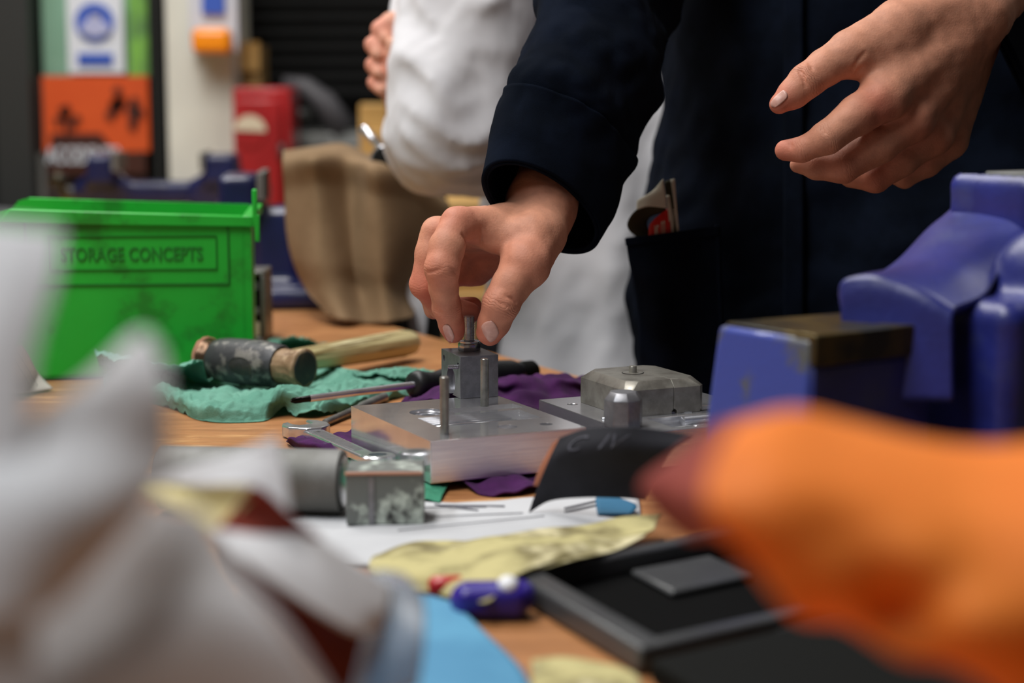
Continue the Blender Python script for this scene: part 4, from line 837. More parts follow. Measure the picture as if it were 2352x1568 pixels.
# second plate
A2 = (.0735, 1.064)
pl2 = thing('second_mould_plate', 'grey metal plate with milled pockets, right of the polished plate, beside the navy coat', 'metal plate', L2(A2, .05, .065, .0055))
o = obj('plate', slab(A2, 0, .112, 0, .130, .0085, ZT), M['alu'], pl2)
cut(o, [slab(A2, .030, .100, .006, .040, ZT - .007, ZT + .01), cyl(L2(A2, .012, .105, ZT - .004), .0032, .02), slab(A2, .066, .104, .052, .064, ZT - .003, ZT + .01)]); spin(o, ang); bevel(o, .0004, 1)
obj('threaded_insert', thread(L2(A2, .052, .034, ZT - .0022), L2(A2, .084, .034, ZT - .0022), .0030, .0012, .0006, 16), M['chrome'], pl2, 'auto')
for a, b in ((.055, .022), (.062, .018), (.072, .022), (.083, .020), (.090, .028)): obj('boss', lathe(L2(A2, a, b, ZT - .0072), L2(A2, a, b, ZT - .003), [(0, .0030), (.003, .0028), (.0042, .0018)], 16), M['chrome'], pl2, 'auto')
obj('bright_ridge', tube([L2(A2, .004, .050, ZT), L2(A2, .03, .051, ZT + .0004), L2(A2, .055, .051, ZT), L2(A2, .066, .046, ZT)], .0012, 10), M['chrome'], pl2, True)
b2 = thing('chamfered_block', 'chamfered grey metal block with a small peg on top, resting on the second plate', 'metal block', L2(A2, .03, .08, ZT))
def oct_(a0, a1, b0, b1, c, z): return [L2(A2, a, b, z) for a, b in ((a0 + c, b0), (a1 - c, b0), (a1, b0 + c), (a1, b1 - c), (a1 - c, b1), (a0 + c, b1), (a0, b1 - c), (a0, b0 + c))]
g0, g1, h0, h1_ = .0200, .0765, .047, .113
rings_ = [oct_(g0, g1, h0, h1_, .004, ZT + .0001), oct_(g0, g1, h0, h1_, .004, ZT + .0165), oct_(g0 + .0045, g1 - .0045, h0 + .0045, h1_ - .0045, .006, ZT + .0215)]
v_ = np.vstack([np.array(q) for q in rings_]); f_ = [[i * 8 + k, i * 8 + (k + 1) % 8, (i + 1) * 8 + (k + 1) % 8, (i + 1) * 8 + k] for i in range(2) for k in range(8)] + [list(range(8))[::-1], [16 + k for k in range(8)]]
o = obj('block', (v_, f_), M['cast'], b2); cut(o, [slab(A2, .0532, .0536, .03, .13, ZT + .0, ZT + .05), lathe(L2(A2, .054, .045, ZT + .001), L2(A2, .054, .052, ZT + .001), [(0, .002), (.007, .002)], 16)]); bevel(o, .0005, 1)
pp = L2(A2, .0440, .083, ZT + .0215)
obj('peg', lathe(pp, pp + (0, 0, .0046), [(0, .0026), (.004, .0025), (.0046, .0021)], 24), M['cast'], b2, 'auto'); obj('peg_collar', lathe(pp - (0, 0, .0002), pp + (0, 0, .0002), [(0, .0072), (.0004, .0072)], 30), M['darkhole'], b2); obj('peg_seat', lathe(pp - (0, 0, .0002), pp + (0, 0, .0003), [(0, .0066), (.0005, .0066)], 30), M['cast'], b2)
op = G(1431, 978, ZT); q8 = lambda r, z: [op + (r * math.cos(math.radians(45 * k + 12)), r * math.sin(math.radians(45 * k + 12)), z) for k in range(8)]
v_ = np.array(q8(.0120, .0001) + q8(.0120, .0165) + q8(.0085, .0212))
ob = tagit(obj('octagonal_boss', (v_, f_), M['alusat'], None, origin=op), 'small blurred octagonal metal boss standing in front of the chamfered block', 'metal part'); bevel(ob, .0006)
# wrench
wz = .0052
J, E = G(703, 986, wz), G(868, 1060, .010); ax = E - J; Lw = float(np.linalg.norm(ax)); ax /= Lw; sd = np.cross([0, 0, 1.0], ax); sd /= np.linalg.norm(sd); nz = np.cross(ax, sd)
wr = thing('spanner', 'chrome combination spanner lying on bare wood with its open jaw to the left', 'spanner', J)
def WL(x, y, z): return J + ax * x + sd * y + nz * z
def wpr(pts, z0, z1): return prism([WL(x, y, z0) for x, y in pts], [WL(x, y, z1) for x, y in pts])
jaw = [(-.0165, -.0075), (-.013, -.0125), (-.004, -.0155), (.006, -.0145), (.0135, -.009), (.018, -.0052), (.018, .0052), (.0135, .0095), (.006, .015), (-.004, .0165), (-.014, .0135), (-.019, .0085), (-.0185, .0055), (-.006, .0062), (-.0005, .003), (-.0002, -.004), (-.005, -.0072)]
bevel(obj('open_jaw', wpr(jaw, -.0044, .0036), M['chrome'], wr), .0012, 3)
sh_ = [(.014, -.0070), (Lw - .008, -.0058), (Lw - .008, .0058), (.014, .0070)]; bevel(obj('shank', wpr(sh_, -.003, .0020), M['chrome'], wr), .0012, 3)
bevel(obj('recessed_panel', wpr([(.022, -.0038), (Lw - .035, -.0032), (Lw - .035, .0032), (.022, .0038)], .0018, .0023), M['alusat'], wr), .0002)
o = obj('ring_end', lathe(WL(Lw, 0, -.004), WL(Lw, 0, .0045), [(0, .0095), (.001, .0108), (.0075, .0108), (.0085, .0095)], 36), M['chrome'], wr, 'auto'); cut(o, [lathe(WL(Lw, 0, -.01), WL(Lw, 0, .01), [(0, .0058), (.02, .0058)], 12)])
o = obj('size_mark', text_on('8', WL(.0265, 0, .0023), -sd, ax, .003, .004, .0002, 0), M['machine'], wr)
# punch
pa, pb = G(746, 971, .0030), G(884, 911, .004)
pu = thing('steel_punch', 'thin steel rod punch lying behind the spanner jaw', 'punch', pa); Lp = float(np.linalg.norm(pb - pa))
obj('rod', lathe(pa, pb, [(0, .0008), (.0008, .0026), (.035, .0027), (Lp * .55, .0028), (Lp * .6, .0036), (Lp - .001, .0036), (Lp, .002)], 18), M['steel'], pu, 'auto')
# screwdriver
ta, tb = G(667, 921, .015), G(948, 884, .018); sdv = tb - ta; Ls = float(np.linalg.norm(sdv)); sdv /= Ls
sw = thing('screwdriver', 'cross-head screwdriver with a long bright shank and black grip, passing behind the grey block', 'screwdriver', ta)
obj('tip', lathe(ta, ta + sdv * .015, [(0, .0004), (.002, .0012), (.006, .0022), (.0150, .0025)], 8), M['blacktip'], sw, 'auto')
for k in range(4):
    x_, y_, _d = frame(sdv); a = math.pi / 4 + k * math.pi / 2; q = ta + (x_ * math.cos(a) + y_ * math.sin(a)) * .0011
    obj('tip_wing', prism([q + sdv * .0006 - y_ * .0003, q + sdv * .008 - y_ * .0003, q + sdv * .008 + y_ * .0003, q + sdv * .0006 + y_ * .0003], [q + (x_ * math.cos(a) + y_ * math.sin(a)) * .0012 + sdv * t_ + y_ * e for t_, e in ((.003, -.0003), (.008, -.0003), (.008, .0003), (.003, .0003))]), M['blacktip'], sw)
obj('shank', lathe(ta + sdv * .0148, tb + sdv * .004, [(0, .0026), (Ls - .012, .0026)], 24), M['chrome'], sw, 'auto')
hd = G(1226, 851, .0125) - tb; hL = float(np.linalg.norm(hd)); hd /= hL
obj('grip', lathe(tb, tb + hd * hL, [(0, .006), (.0015, .0095), (.006, .0105), (.013, .0088), (.022, .0078), (.032, .0095), (.05, .0118), (hL * .62, .0120), (hL * .8, .0105), (hL * .86, .0082), (hL * .88, .0078)], 24), M['blackrub'], sw, True)
obj('end_cap', lathe(tb + hd * hL * .87, tb + hd * hL, [(0, .0078), (hL * .02, .0084), (hL * .11, .0084), (hL * .13, .0066)], 24), M['casebl'], sw, 'auto')
# mallet
ml = thing('mallet', 'worn copper and rawhide mallet with a pale grooved wooden handle, lying on green paper', 'mallet', hc - (0, 0, .0185))
def noisy(vf, amp, sc, seed): v = vf[0]; d = wob(v, sc, seed) * amp; c = v - hc; c -= np.outer(c @ ha, ha); L = np.linalg.norm(c, axis=1, keepdims=True) + 1e-9; return v + c / L * d[:, None], vf[1]
p0 = hc - ha * .051
obj('copper_face', noisy(lathe(p0, p0 + ha * .016, [(0, .0125), (.0003, .0150), (.0015, .0162), (.0035, .0158), (.006, .0142), (.016, .0138)], 48), .0003, .008, 4), M['copper'], ml, True)
obj('copper_lip', noisy(lathe(p0 + ha * .0002, p0 + ha * .0034, [(0, .0153), (.0006, .0166), (.0022, .0168), (.0032, .0158)], 60), .0006, .006, 6), M['rust'], ml, True)
obj('iron_head', lathe(hc - ha * .039, hc + ha * .027, [(0, .0135), (.0005, .0152), (.004, .0163), (.012, .0174), (.028, .0180), (.045, .0178), (.058, .0170), (.0645, .0160), (.066, .0152), (.066, .0135), (.060, .0132)], 64), M['malletiron'], ml, 'auto')
obj('rawhide_face', noisy(lathe(hc + ha * .024, hc + ha * .0495, [(0, .0134), (.003, .0134), (.012, .0130), (.018, .0134), (.0215, .0146), (.024, .0153), (.0253, .0148), (.0255, .012)], 72), .0006, .006, 9), M['hide'], ml, True)
obj('struck_face', noisy(lathe(hc + ha * .0488, hc + ha * .0500, [(0, .0128), (.0010, .0128), (.0012, .012)], 40), .0008, .008, 2), M['hidedark'], ml, True)
e0 = hc - hh * .0176
oe = []; 
for k in range(40):
    a = 2 * math.pi * k / 40; oe.append((ha * (.0125 * math.cos(a)) + np.array([0, 0, 1.0]) * (.0092 * math.sin(a) - .003)))
def drop(q, off):                                              # onto the barrel of the head
    t_ = q @ ha; z_ = q[2]; return hc + ha * t_ + np.array([0, 0, z_]) - hh * (math.sqrt(max(1e-8, .0177 ** 2 - z_ ** 2)) + off)
inn, out_ = [drop(q, .0006) for q in oe], [drop(q * 1.12, .0003) for q in oe]; dp = [drop(q * .9, -.0020) for q in oe]
obj('eye_rim', (np.array(out_ + inn + dp), [[i * 40 + k, i * 40 + (k + 1) % 40, (i + 1) * 40 + (k + 1) % 40, (i + 1) * 40 + k] for i in range(2) for k in range(40)]), M['malletiron'], ml, True)
obj('eye_end', (np.array([drop(q * .99, .0001) for q in oe] + [drop(q * .5, .0008) for q in oe] + [drop(oe[0] * 0, .0010)]), [[k, (k + 1) % 40, 40 + (k + 1) % 40, 40 + k] for k in range(40)] + [[40 + k, 40 + (k + 1) % 40, 80] for k in range(40)]), M['hidedark'], ml, True)
hp = [(0, .0085), (.02, .0088), (.05, .0094), (.10, .0105), (.15, .0112), (.178, .0114), (.188, .0105), (.193, .0085), (.195, .004)]
vf = lathe(hc + hh * .012 + (0, 0, -.003), hc + hh * .207 + (0, 0, -.004), hp, 40); c_ = hc + hh * .1; q = vf[0] - c_; xx, yy, _ = frame(hh); an_ = np.arctan2(q @ yy, q @ xx)
vf = (vf[0] + (xx[None] * np.cos(an_)[:, None] + yy[None] * np.sin(an_)[:, None]) * (.0003 * np.sin(an_ * 11))[:, None], vf[1])
o = obj('handle', vf, mk('ash_handle_grain', (204, 190, 140), (128, 108, 64), 150, .46, .58, rough=.5, stretch=(1, .04, 1), col3=(222, 214, 172), s3=160), ml, True); spin(o, -hm)
# canvas draped over a second blue vice
b4 = pl(700, 700, 1.97); vb2 = vice('covered_vice', 'dark blue bench vice half hidden under the brown canvas cloth', (b4[0], 1.97, T + .0005), math.radians(4), .92, gap=.06)
cc = P(640, 590, 1.97)
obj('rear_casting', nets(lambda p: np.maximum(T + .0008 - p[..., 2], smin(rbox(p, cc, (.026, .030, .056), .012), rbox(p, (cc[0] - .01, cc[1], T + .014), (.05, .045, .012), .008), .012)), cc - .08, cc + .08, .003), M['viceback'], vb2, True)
obj('lever_rod', tube([P(832, 292, 1.86), P(866, 330, 1.86), P(905, 395, 1.87)], .0045, 12), M['chrome'], vb2, True)
kc = P(883, 372, 1.83); kd = np.array([-.5, -.75, .1]); kd /= np.linalg.norm(kd)
obj('lever_knob', lathe(kc + kd * .004, kc - kd * .03, [(0, .012), (.002, .0155), (.014, .0165), (.026, .013), (.034, .006)], 30), M['casebl'], vb2, True); obj('knob_collar', lathe(kc - kd * .004 + np.array([-.005, 0, 0]), kc - kd * .012 + np.array([-.005, 0, 0]), [(0, .0165), (.002, .0175), (.006, .0175), (.008, .016)], 30), M['chrome'], vb2, True)
obj('lever_stem', tube([P(885, 395, 1.86), P(893, 470, 1.87), P(905, 560, 1.88)], .006, 10), M['casebl'], vb2, True)
cv = [[P(x, y, 1.95) for x, y in ((655, 350), (720, 338), (800, 335), (860, 348), (930, 385), (1010, 460))]]
cvd = [1.845, 1.805, 1.84, 1.81, 1.855, 1.885]
for row in (((650, 366), (716, 352), (796, 354), (860, 375), (935, 400), (1030, 475)), ((656, 440), (722, 430), (800, 436), (865, 455), (942, 470), (1035, 540)),
            ((660, 520), (730, 518), (805, 528), (872, 540), (946, 550), (1030, 600)), ((674, 592), (738, 600), (812, 610), (876, 618), (938, 622), (1000, 650)),
            ((706, 658), (758, 666), (822, 670), (880, 672), (930, 674), (965, 690))): cv.append([P(x, y, d_) for (x, y), d_ in zip(row, cvd)])
cv.append([P(x, y, d_) for (x, y), d_ in zip(((752, 722), (790, 735), (840, 738), (890, 738), (925, 735), (945, 730)), (1.80, 1.78, 1.80, 1.785, 1.81, 1.83))])
sheet('canvas_cloth', cv, M['canvas'], .0025, label='brown canvas cloth draped over the second blue vice at the far end of the bench', cat_='cloth', nu=110, nv=110, amp=.0050, scale=.05, seed=19, aniso=(1, .3, .25))

# ---------------------------------------------------------------- foreground: blue vice on the right
VA, VB, VC = np.array([.140, .850]), np.array([.1133, .913]), np.array([.207, .896])
an = math.atan2(VC[1] - VA[1], VC[0] - VA[0]); eu = np.array([math.cos(an), math.sin(an)]); ev = np.array([-math.sin(an), math.cos(an)])
def VL(a, b, z): q = VA + eu * a + ev * b; return np.array([q[0], q[1], T + z])
vi = thing('large_bench_vice', 'large scuffed blue bench vice in the right foreground, its jaw facing the plates', 'vice', VL(.09, .03, 0))
R3 = rotz(an)
RR = np.array([[math.cos(an), math.sin(an), 0], [-math.sin(an), math.cos(an), 0], [0, 0, 1]])
bevel(obj('jaw_casting', prism([VL(-.004, 0, .03), VL(.082, 0, .03), VL(.082, .062, .03), VL(-.010, .070, .03)], [VL(0, 0, .1165), VL(.082, 0, .1165), VL(.082, .058, .1165), VL(0, .066, .1165)]), M['vicelit'], vi), .003)
bevel(obj('front_shade_skin', prism([VL(.002, -.0012, .03), VL(.081, -.0012, .03), VL(.081, .004, .03), VL(.002, .004, .03)], [VL(.002, -.0012, .1025), VL(.081, -.0012, .1025), VL(.081, .004, .1025), VL(.002, .004, .1025)]), M['navyblue'], vi), .001)  # thin skin in the darker blue, standing for the shaded front of the jaw
bevel(obj('jaw_insert', prism([VL(.001, -.003, .1035), VL(.0835, -.003, .1035), VL(.0835, .012, .1035), VL(.001, .012, .1035)], [VL(.001, -.003, .1188), VL(.0835, -.003, .1188), VL(.0835, .012, .1188), VL(.001, .012, .1188)]), M['steelbrown'], vi), .001)
bevel(obj('anvil_top', prism([VL(.002, .0125, .1160), VL(.080, .0125, .1160), VL(.080, .056, .1160), VL(.002, .062, .1160)], [VL(.002, .0125, .1182), VL(.080, .0125, .1182), VL(.080, .056, .1182), VL(.002, .062, .1182)]), M['steelbrown'], vi), .001)
def vbody(p):
    d = rbox(p, P(2330, 860, .945), (.052, .040, .044), .010, RR)
    d = smin(d, rbox(p, P(2380, 470, 1.0), (.040, .030, .018), .008, RR), .006)
    d = smin(d, cap(p, P(2400, 640, .93), P(2520, 640, .91), 118 * .93 / FPX, 120 * .93 / FPX), .012)
    d = smin(d, cap(p, P(2330, 640, 1.02), P(2400, 900, 1.0), .022, .03), .02)
    d = smin(d, cap(p, P(2420, 960, .97), (P(2420, 960, .97)[0], P(2420, 960, .97)[1], T + .03), .05, .075), .02)
    return np.maximum(d + wob(p, .03, 5) * .0004, T + .0008 - p[..., 2])
lo_ = np.array([P(2100, 700, .95)[0], .80, T - .002]); hi_ = np.array([.42, 1.12, P(2300, 400, 1.0)[2]])
obj('body', nets(vbody, lo_, hi_, .0022), M['navyblue'], vi, True)
nk = [[(1945, 920, .915), (1962, 920, .91), (2010, 920, .905), (2060, 920, .90), (2130, 920, .895), (2190, 920, .89)],
 [(1941, 760, .915), (1956, 750, .912), (2010, 745, .905), (2062, 745, .90), (2130, 760, .893), (2188, 790, .888)],
 [(1940, 690, .915), (1952, 664, .912), (2010, 654, .905), (2062, 666, .90), (2130, 692, .893), (2188, 730, .888)],
 [(1944, 676, .922), (1956, 650, .918), (2012, 641, .911), (2064, 652, .906), (2132, 678, .899), (2195, 716, .892)],
 [(1990, 655, .95), (2040, 636, .945), (2075, 620, .94), (2122, 622, .928), (2185, 640, .915), (2255, 690, .905)],
 [(2060, 615, .98), (2088, 592, .975), (2125, 575, .965), (2172, 580, .95), (2230, 600, .935), (2290, 640, .925)],
 [(2130, 546, 1.0), (2150, 525, .995), (2185, 520, .985), (2230, 530, .97), (2285, 550, .955), (2340, 590, .945)],
 [(2192, 488, 1.015), (2215, 480, 1.005), (2255, 482, .995), (2300, 488, .985), (2360, 500, .975), (2430, 540, .965)]]
sheet('neck', [[P(*q) for q in r_] for r_ in nk], M['navyblue'], .006, vi, nu=70, nv=50)
cpb = P(2375, 408, 1.0); bevel(obj('top_jaw_plate', box(cpb + (0.0, 0, .001), (.045, .03, .005), an), M['barsteel'], vi), .001)
obj('slide_bar', box(VL(.105, .03, .045), (.10, .035, .035), an), M['steelbrown'], vi)
obj('base_flange', box((VL(.10, .03, 0)[0], VL(.10, .03, 0)[1], T + .008), (.16, .12, .0155), an), M['navyblue'], vi)

# ---------------------------------------------------------------- foreground: abrasive sheets, paper, bar and trays
o_, es = sheet('emery_sheet', [
 [P(1214, 1178, 1.0), P(1262, 1150, .995), P(1340, 1143, .985), P(1430, 1143, .98), P(1480, 1148, .975)],
 [P(1236, 1118, .995), P(1290, 1098, .985), P(1360, 1090, .975), P(1450, 1088, .97), P(1510, 1085, .965)],
 [P(1262, 1052, .985), P(1300, 1040, .975), P(1380, 1032, .965), P(1470, 1032, .96), P(1545, 1032, .955)],
 [P(1285, 1005, .985), P(1345, 985, .975), P(1425, 980, .965), P(1510, 986, .96), P(1592, 1000, .955)]], [M['emery'], M['emeryback']], .0006, label='dark charcoal emery sheet with faint grey print, curling up in front of the plates', cat_='abrasive sheet', nu=40, nv=50, amp=.0006, scale=.05, seed=2)
o_.modifiers['thick'].material_offset = 1 if True else 0
def text_sheet(body, s, u0, u1, v0, v1, off, up=1):
    v, f, sz = text_mesh(body, False); q = [s.at(u0 + (u1 - u0) * (y / sz[1] + .5), v0 + (v1 - v0) * (x / sz[0] + .5), off) for x, y, z in v]
    q2 = [s.at(u0 + (u1 - u0) * (y / sz[1] + .5), v0 + (v1 - v0) * (x / sz[0] + .5), off + .0002) for x, y, z in v]; n = len(q)
    return np.vstack([q, q2]), f + [[i + n for i in g] for g in f]
obj('faint_print', text_sheet('C  IV', es, .68, .88, .24, .62, .0007), M['print'], o_)
sheet('curled_edge', [[P(1225, 1115, .999), P(1240, 1118, .997)], [P(1242, 1070, .996), P(1268, 1052, .987)], [P(1270, 1018, .99), P(1290, 1003, .986)]], M['emeryback'], .0006, o_, nu=20, nv=6, label='brown grit side showing at the curled edge')
o_, ps = sheet('drawing_paper', [
 [G(620, 1260, .002), G(800, 1290, .002), G(1000, 1300, .002), G(1250, 1270, .002), G(1470, 1215, .002)],
 [G(640, 1200, .001), G(800, 1220, .001), G(1000, 1225, .002), G(1250, 1205, .004), G(1470, 1170, .002)],
 [G(700, 1140, .001), G(800, 1150, .001), G(1000, 1165, .001), G(1250, 1165, .003), G(1465, 1140, .002)],
 [G(740, 1110, .001), G(820, 1112, .001), G(990, 1150, .001), G(1240, 1142, .002), G(1460, 1115, .001)]], M['paper'], .0003, label='white technical drawing lying between the steel blocks and the worn yellow sheet', cat_='paper', nu=30, nv=60, amp=.0009, scale=.05, seed=3, updir=True, floor=.0005)
ln = [line_on(ps, [(.62, .42), (.68, .62)], .0004), line_on(ps, [(.5, .45), (.55, .7)], .0003), line_on(ps, [(.75, .5), (.6, .6)], .0005), line_on(ps, [(.72, .52), (.7, .66)], .0007), line_on(ps, [(.35, .4), (.45, .75)], .0003), line_on(ps, [(.6, .8), (.72, .93)], .0006), line_on(ps, [(.5, .8), (.6, .9)], .0006)]
obj('drawn_lines', join(*ln), M['ink'], o_, kind='stuff')
o_, _ = sheet('blue_card', [[G(1372, 1180, .0045), G(1450, 1180, .0045)], [G(1368, 1150, .006), G(1462, 1160, .006)], [G(1370, 1142, .007), G(1420, 1143, .007)]], M['bluecard'], .0006, label='small teal blue card on the drawing below the emery sheet', cat_='card', nu=10, nv=10)
sheet('worn_abrasive_sheet', [
 [G(880, 1345, .003), G(1000, 1362, .004), G(1110, 1385, .010), G(1158, 1345, .014), G(1215, 1305, .016), G(1335, 1278, .016), G(1480, 1240, .014)],
 [G(850, 1310, .004), G(980, 1310, .010), G(1090, 1310, .012), G(1180, 1290, .016), G(1280, 1270, .018), G(1390, 1245, .014), G(1500, 1222, .012)],
 [G(850, 1288, .003), G(980, 1262, .006), G(1090, 1256, .012), G(1200, 1240, .014), G(1290, 1226, .014), G(1410, 1208, .012), G(1510, 1200, .010)],
 [G(860, 1276, .003), G(990, 1244, .003), G(1110, 1232, .006), G(1205, 1222, .010), G(1300, 1210, .010), G(1420, 1196, .010), G(1520, 1185, .012)]], M['grit_yellow'], .0006, label='worn crumpled yellow abrasive sheet on the drawing, left of the black tray', cat_='abrasive sheet', nu=50, nv=90, amp=.0022, scale=.035, seed=7, updir=True, floor=.003)
# steel bar and mottled block
bY = .985; bxl, bxr = -.195, (781 - 1176) / FPX * bY
br = thing('steel_bar', 'thick grey round steel bar lying behind the curled sheets in the left foreground', 'steel bar', np.array([(bxl + bxr) / 2, bY, T + .001]))
bca = np.array([bxl, bY + .012, T + .0190]); bcb = np.array([bxr, bY, T + .0190]); Lb = float(np.linalg.norm(bcb - bca))
obj('bar', lathe(bca, bcb, [(0, .0160), (.001, .0175), (Lb - .001, .0175), (Lb, .0165)], 48), M['barsteel'], br, 'auto')
obj('end_face', lathe(bcb, bcb + (bcb - bca) / Lb * .0006, [(0, .0150), (.0006, .0140)], 40), M['alu'], br)
mb = thing('mottled_steel_block', 'mottled grey steel block with a rusty top edge, right of the round bar', 'metal block', np.array([-.069, .97, T + .0015]))
bevel(obj('block', box((-.0684, .972, T + .0160), (.0415, .034, .0285), .03), M['mottled'], mb), .001)
bevel(obj('rusty_rim', box((-.0684, .9548, T + .0298), (.0415, .0018, .0016), .03), M['rust'], mb), .0004)
obj('vertical_groove', box((-.0750, .9545, T + .0150), (.0030, .0010, .026), .03), M['alusat'], mb)
# curled torn abrasive in the left foreground
d1 = .60
def Q(*a): return [P(x, y, d1 + (z if z else 0)) for x, y, z in a]
ca = thing('curled_abrasive_sheet', 'torn curling abrasive sheet, white backing, yellow and maroon faces, left foreground', 'abrasive sheet', P(560, 1500, .62))
sheet('white_backing', [Q((325, 1112, .03), (430, 1070, .02), (540, 1042, .01), (636, 1003, 0)), Q((400, 1112, .02), (490, 1092, .01), (580, 1078, 0), (656, 1085, -.005)), Q((470, 1118, .01), (530, 1112, 0), (600, 1122, -.005), (668, 1182, -.01))], M['paper'], .0006, ca, nu=24, nv=24)
sheet('yellow_grit_face', [Q((312, 1120, .03), (400, 1092, .03), (500, 1096, .02), (595, 1118, .005)), Q((350, 1142, .02), (430, 1142, .015), (500, 1150, .01), (560, 1158, .0)), Q((400, 1165, .015), (445, 1195, .01), (480, 1218, .005), (505, 1222, 0))], M['grit_stain'], .0006, ca, nu=24, nv=24, amp=.001, scale=.03, seed=3)
sheet('maroon_face', [Q((586, 1108, 0), (596, 1108, 0), (606, 1118, 0)), Q((545, 1160, 0), (605, 1168, .005), (665, 1178, .005)), Q((492, 1220, -.005), (610, 1232, 0), (745, 1240, .01))], M['maroon'], .0006, ca, nu=20, nv=20)
sheet('white_fold', [Q((488, 1216, -.01), (600, 1228, -.005), (720, 1234, .01), (830, 1300, .02), (900, 1350, .03)), Q((522, 1248, -.03), (628, 1285, -.025), (730, 1335, -.015), (825, 1385, .0), (890, 1405, .015)), Q((545, 1278, -.045), (648, 1350, -.04), (745, 1415, -.03), (820, 1455, -.015), (872, 1450, .01))], M['paper'], .0006, ca, nu=24, nv=30)
sheet('dark_maroon_fold', [Q((505, 1232, 0), (600, 1290, .01), (690, 1350, .02), (780, 1410, .03), (850, 1330, .04)), Q((512, 1262, 0), (620, 1360, .01), (700, 1440, .02), (790, 1500, .03), (870, 1400, .04)), Q((540, 1320, .01), (640, 1420, .02), (720, 1520, .03), (800, 1600, .04), (880, 1480, .05))], M['maroondk'], .0006, ca, nu=24, nv=30)
sheet('lower_curl', [Q((560, 1340, .02), (700, 1460, .03), (830, 1560, .04)), Q((580, 1600, .03), (720, 1680, .04), (850, 1720, .05)), Q((600, 1900, .06), (740, 1900, .07), (860, 1880, .08))], M['paper'], .0006, ca, nu=20, nv=20, floor=.005)
# torn white paper nearest the lens
def sheetP(name, rows, m, label, cat_, amp=.0, sc=.06, seed=1, group=None, th=.0004, **k):
    k.setdefault('floor', .001)
    return sheet(name, [[P(x, y, z) for x, y, z in r_] for r_ in rows], m, th, None, label=label, cat_=cat_, nu=40, nv=40, amp=amp, scale=sc, seed=seed, group=group, **k)
sheetP('torn_paper', [[(-320, 470, .41), (-120, 500, .41), (20, 515, .40), (140, 528, .40)], [(-320, 650, .40), (-120, 650, .40), (0, 640, .39), (128, 640, .39)], [(-320, 850, .39), (-120, 850, .385), (-20, 850, .38), (70, 870, .38)], [(-320, 1250, .37), (-120, 1250, .37), (0, 1250, .37), (80, 1250, .37)], [(-320, 1900, .36), (-120, 1900, .36), (0, 1900, .36), (80, 1900, .36)]], M['paper'], 'blurred white paper standing up against the left edge, overlapping the green bin', 'paper')
sheetP('torn_paper', [[(235, 850, .405), (290, 785, .41), (335, 765, .41), (368, 800, .41)], [(110, 930, .39), (210, 890, .39), (300, 880, .395), (384, 890, .40)], [(-20, 1000, .38), (120, 1000, .38), (260, 1010, .385), (390, 1040, .395)], [(-150, 1150, .37), (60, 1160, .365), (220, 1180, .37), (350, 1140, .385)], [(-200, 1430, .36), (0, 1430, .36), (120, 1400, .365), (250, 1270, .38)]], M['paper'], 'blurred white paper with a rounded peak, in front of the green bin and towel', 'paper')
sheetP('torn_paper', [[(-200, 1400, .40), (40, 1390, .40), (200, 1260, .405), (320, 1160, .41), (470, 1180, .41)], [(-200, 1500, .385), (40, 1480, .385), (240, 1380, .39), (400, 1300, .395), (560, 1330, .40)], [(-200, 1650, .37), (60, 1640, .37), (280, 1560, .375), (480, 1480, .385), (680, 1480, .395)], [(-200, 2050, .37), (60, 2050, .37), (320, 2000, .375), (600, 1950, .385), (860, 1760, .395)]], M['paper'], 'large blurred grey-white paper filling the bottom left corner', 'paper')
# blue sheet, film, yellow scrap
o_, bs_ = sheet('blue_sheet', [[G(760, 1600, .002), G(900, 1640, .002), G(1060, 1640, .002), G(1230, 1600, .002)], [G(780, 1500, .003), G(900, 1500, .003), G(1040, 1510, .003), G(1190, 1525, .003)], [G(830, 1420, .004), G(900, 1400, .004), G(1000, 1400, .004), G(1090, 1430, .004)], [G(860, 1380, .004), G(920, 1368, .004), G(980, 1366, .004), G(1040, 1385, .004)]], M['blue'], .0006, label='sky blue sheet flat on the bench in the near foreground', cat_='paper', nu=30, nv=30, amp=.0008, scale=.05, seed=2, updir=True, floor=.001)
sheet('clear_film', [[P(800, 1600, .60), P(880, 1600, .60), P(960, 1580, .61)], [P(830, 1480, .61), P(900, 1480, .61), P(975, 1460, .62)], [P(850, 1380, .63), P(900, 1360, .63), P(970, 1370, .64)], [P(830, 1320, .66), P(880, 1310, .66), P(930, 1320, .66)]], M['filmgrey'], .0006, label='translucent grey plastic film curling over the left side of the blue sheet', cat_='film', nu=24, nv=20)
sheet('yellow_scrap', [[G(1225, 1640, .003), G(1350, 1650, .003), G(1470, 1640, .003)], [G(1220, 1530, .003), G(1330, 1540, .004), G(1470, 1560, .003)], [G(1225, 1515, .003), G(1300, 1510, .004), G(1420, 1530, .003)]], M['grit_yellow'], .0006, label='yellow abrasive scrap at the bottom edge, below the black tray', cat_='abrasive sheet', nu=20, nv=20)
rp = thing('red_plug', 'small red plastic plug beside the violet clip', 'plug', G(1025, 1368, .002)); q = G(1025, 1370, .002)
obj('plug_body', lathe(q + (-.008, 0, .005), q + (.010, .003, .005), [(0, .003), (.002, .0045), (.014, .0045), (.0185, .003)], 20), M['redpl'], rp, True)
vp_ = thing('violet_clip', 'violet blue plastic holder with a white disc as its highlight, left of the black tray', 'clip', G(1125, 1415, .001)); q = G(1128, 1418, .001)
obj('clip_body', nets(lambda p: smin(rbox(p, q + (0, .004, .0072), (.0150, .010, .0068), .004), cap(p, q + (-.012, .004, .007), q + (.013, .004, .009), .0065, .007), .004), q + (-.024, -.014, -.001), q + (.026, .022, .022), .0012), M['violet'], vp_, True)
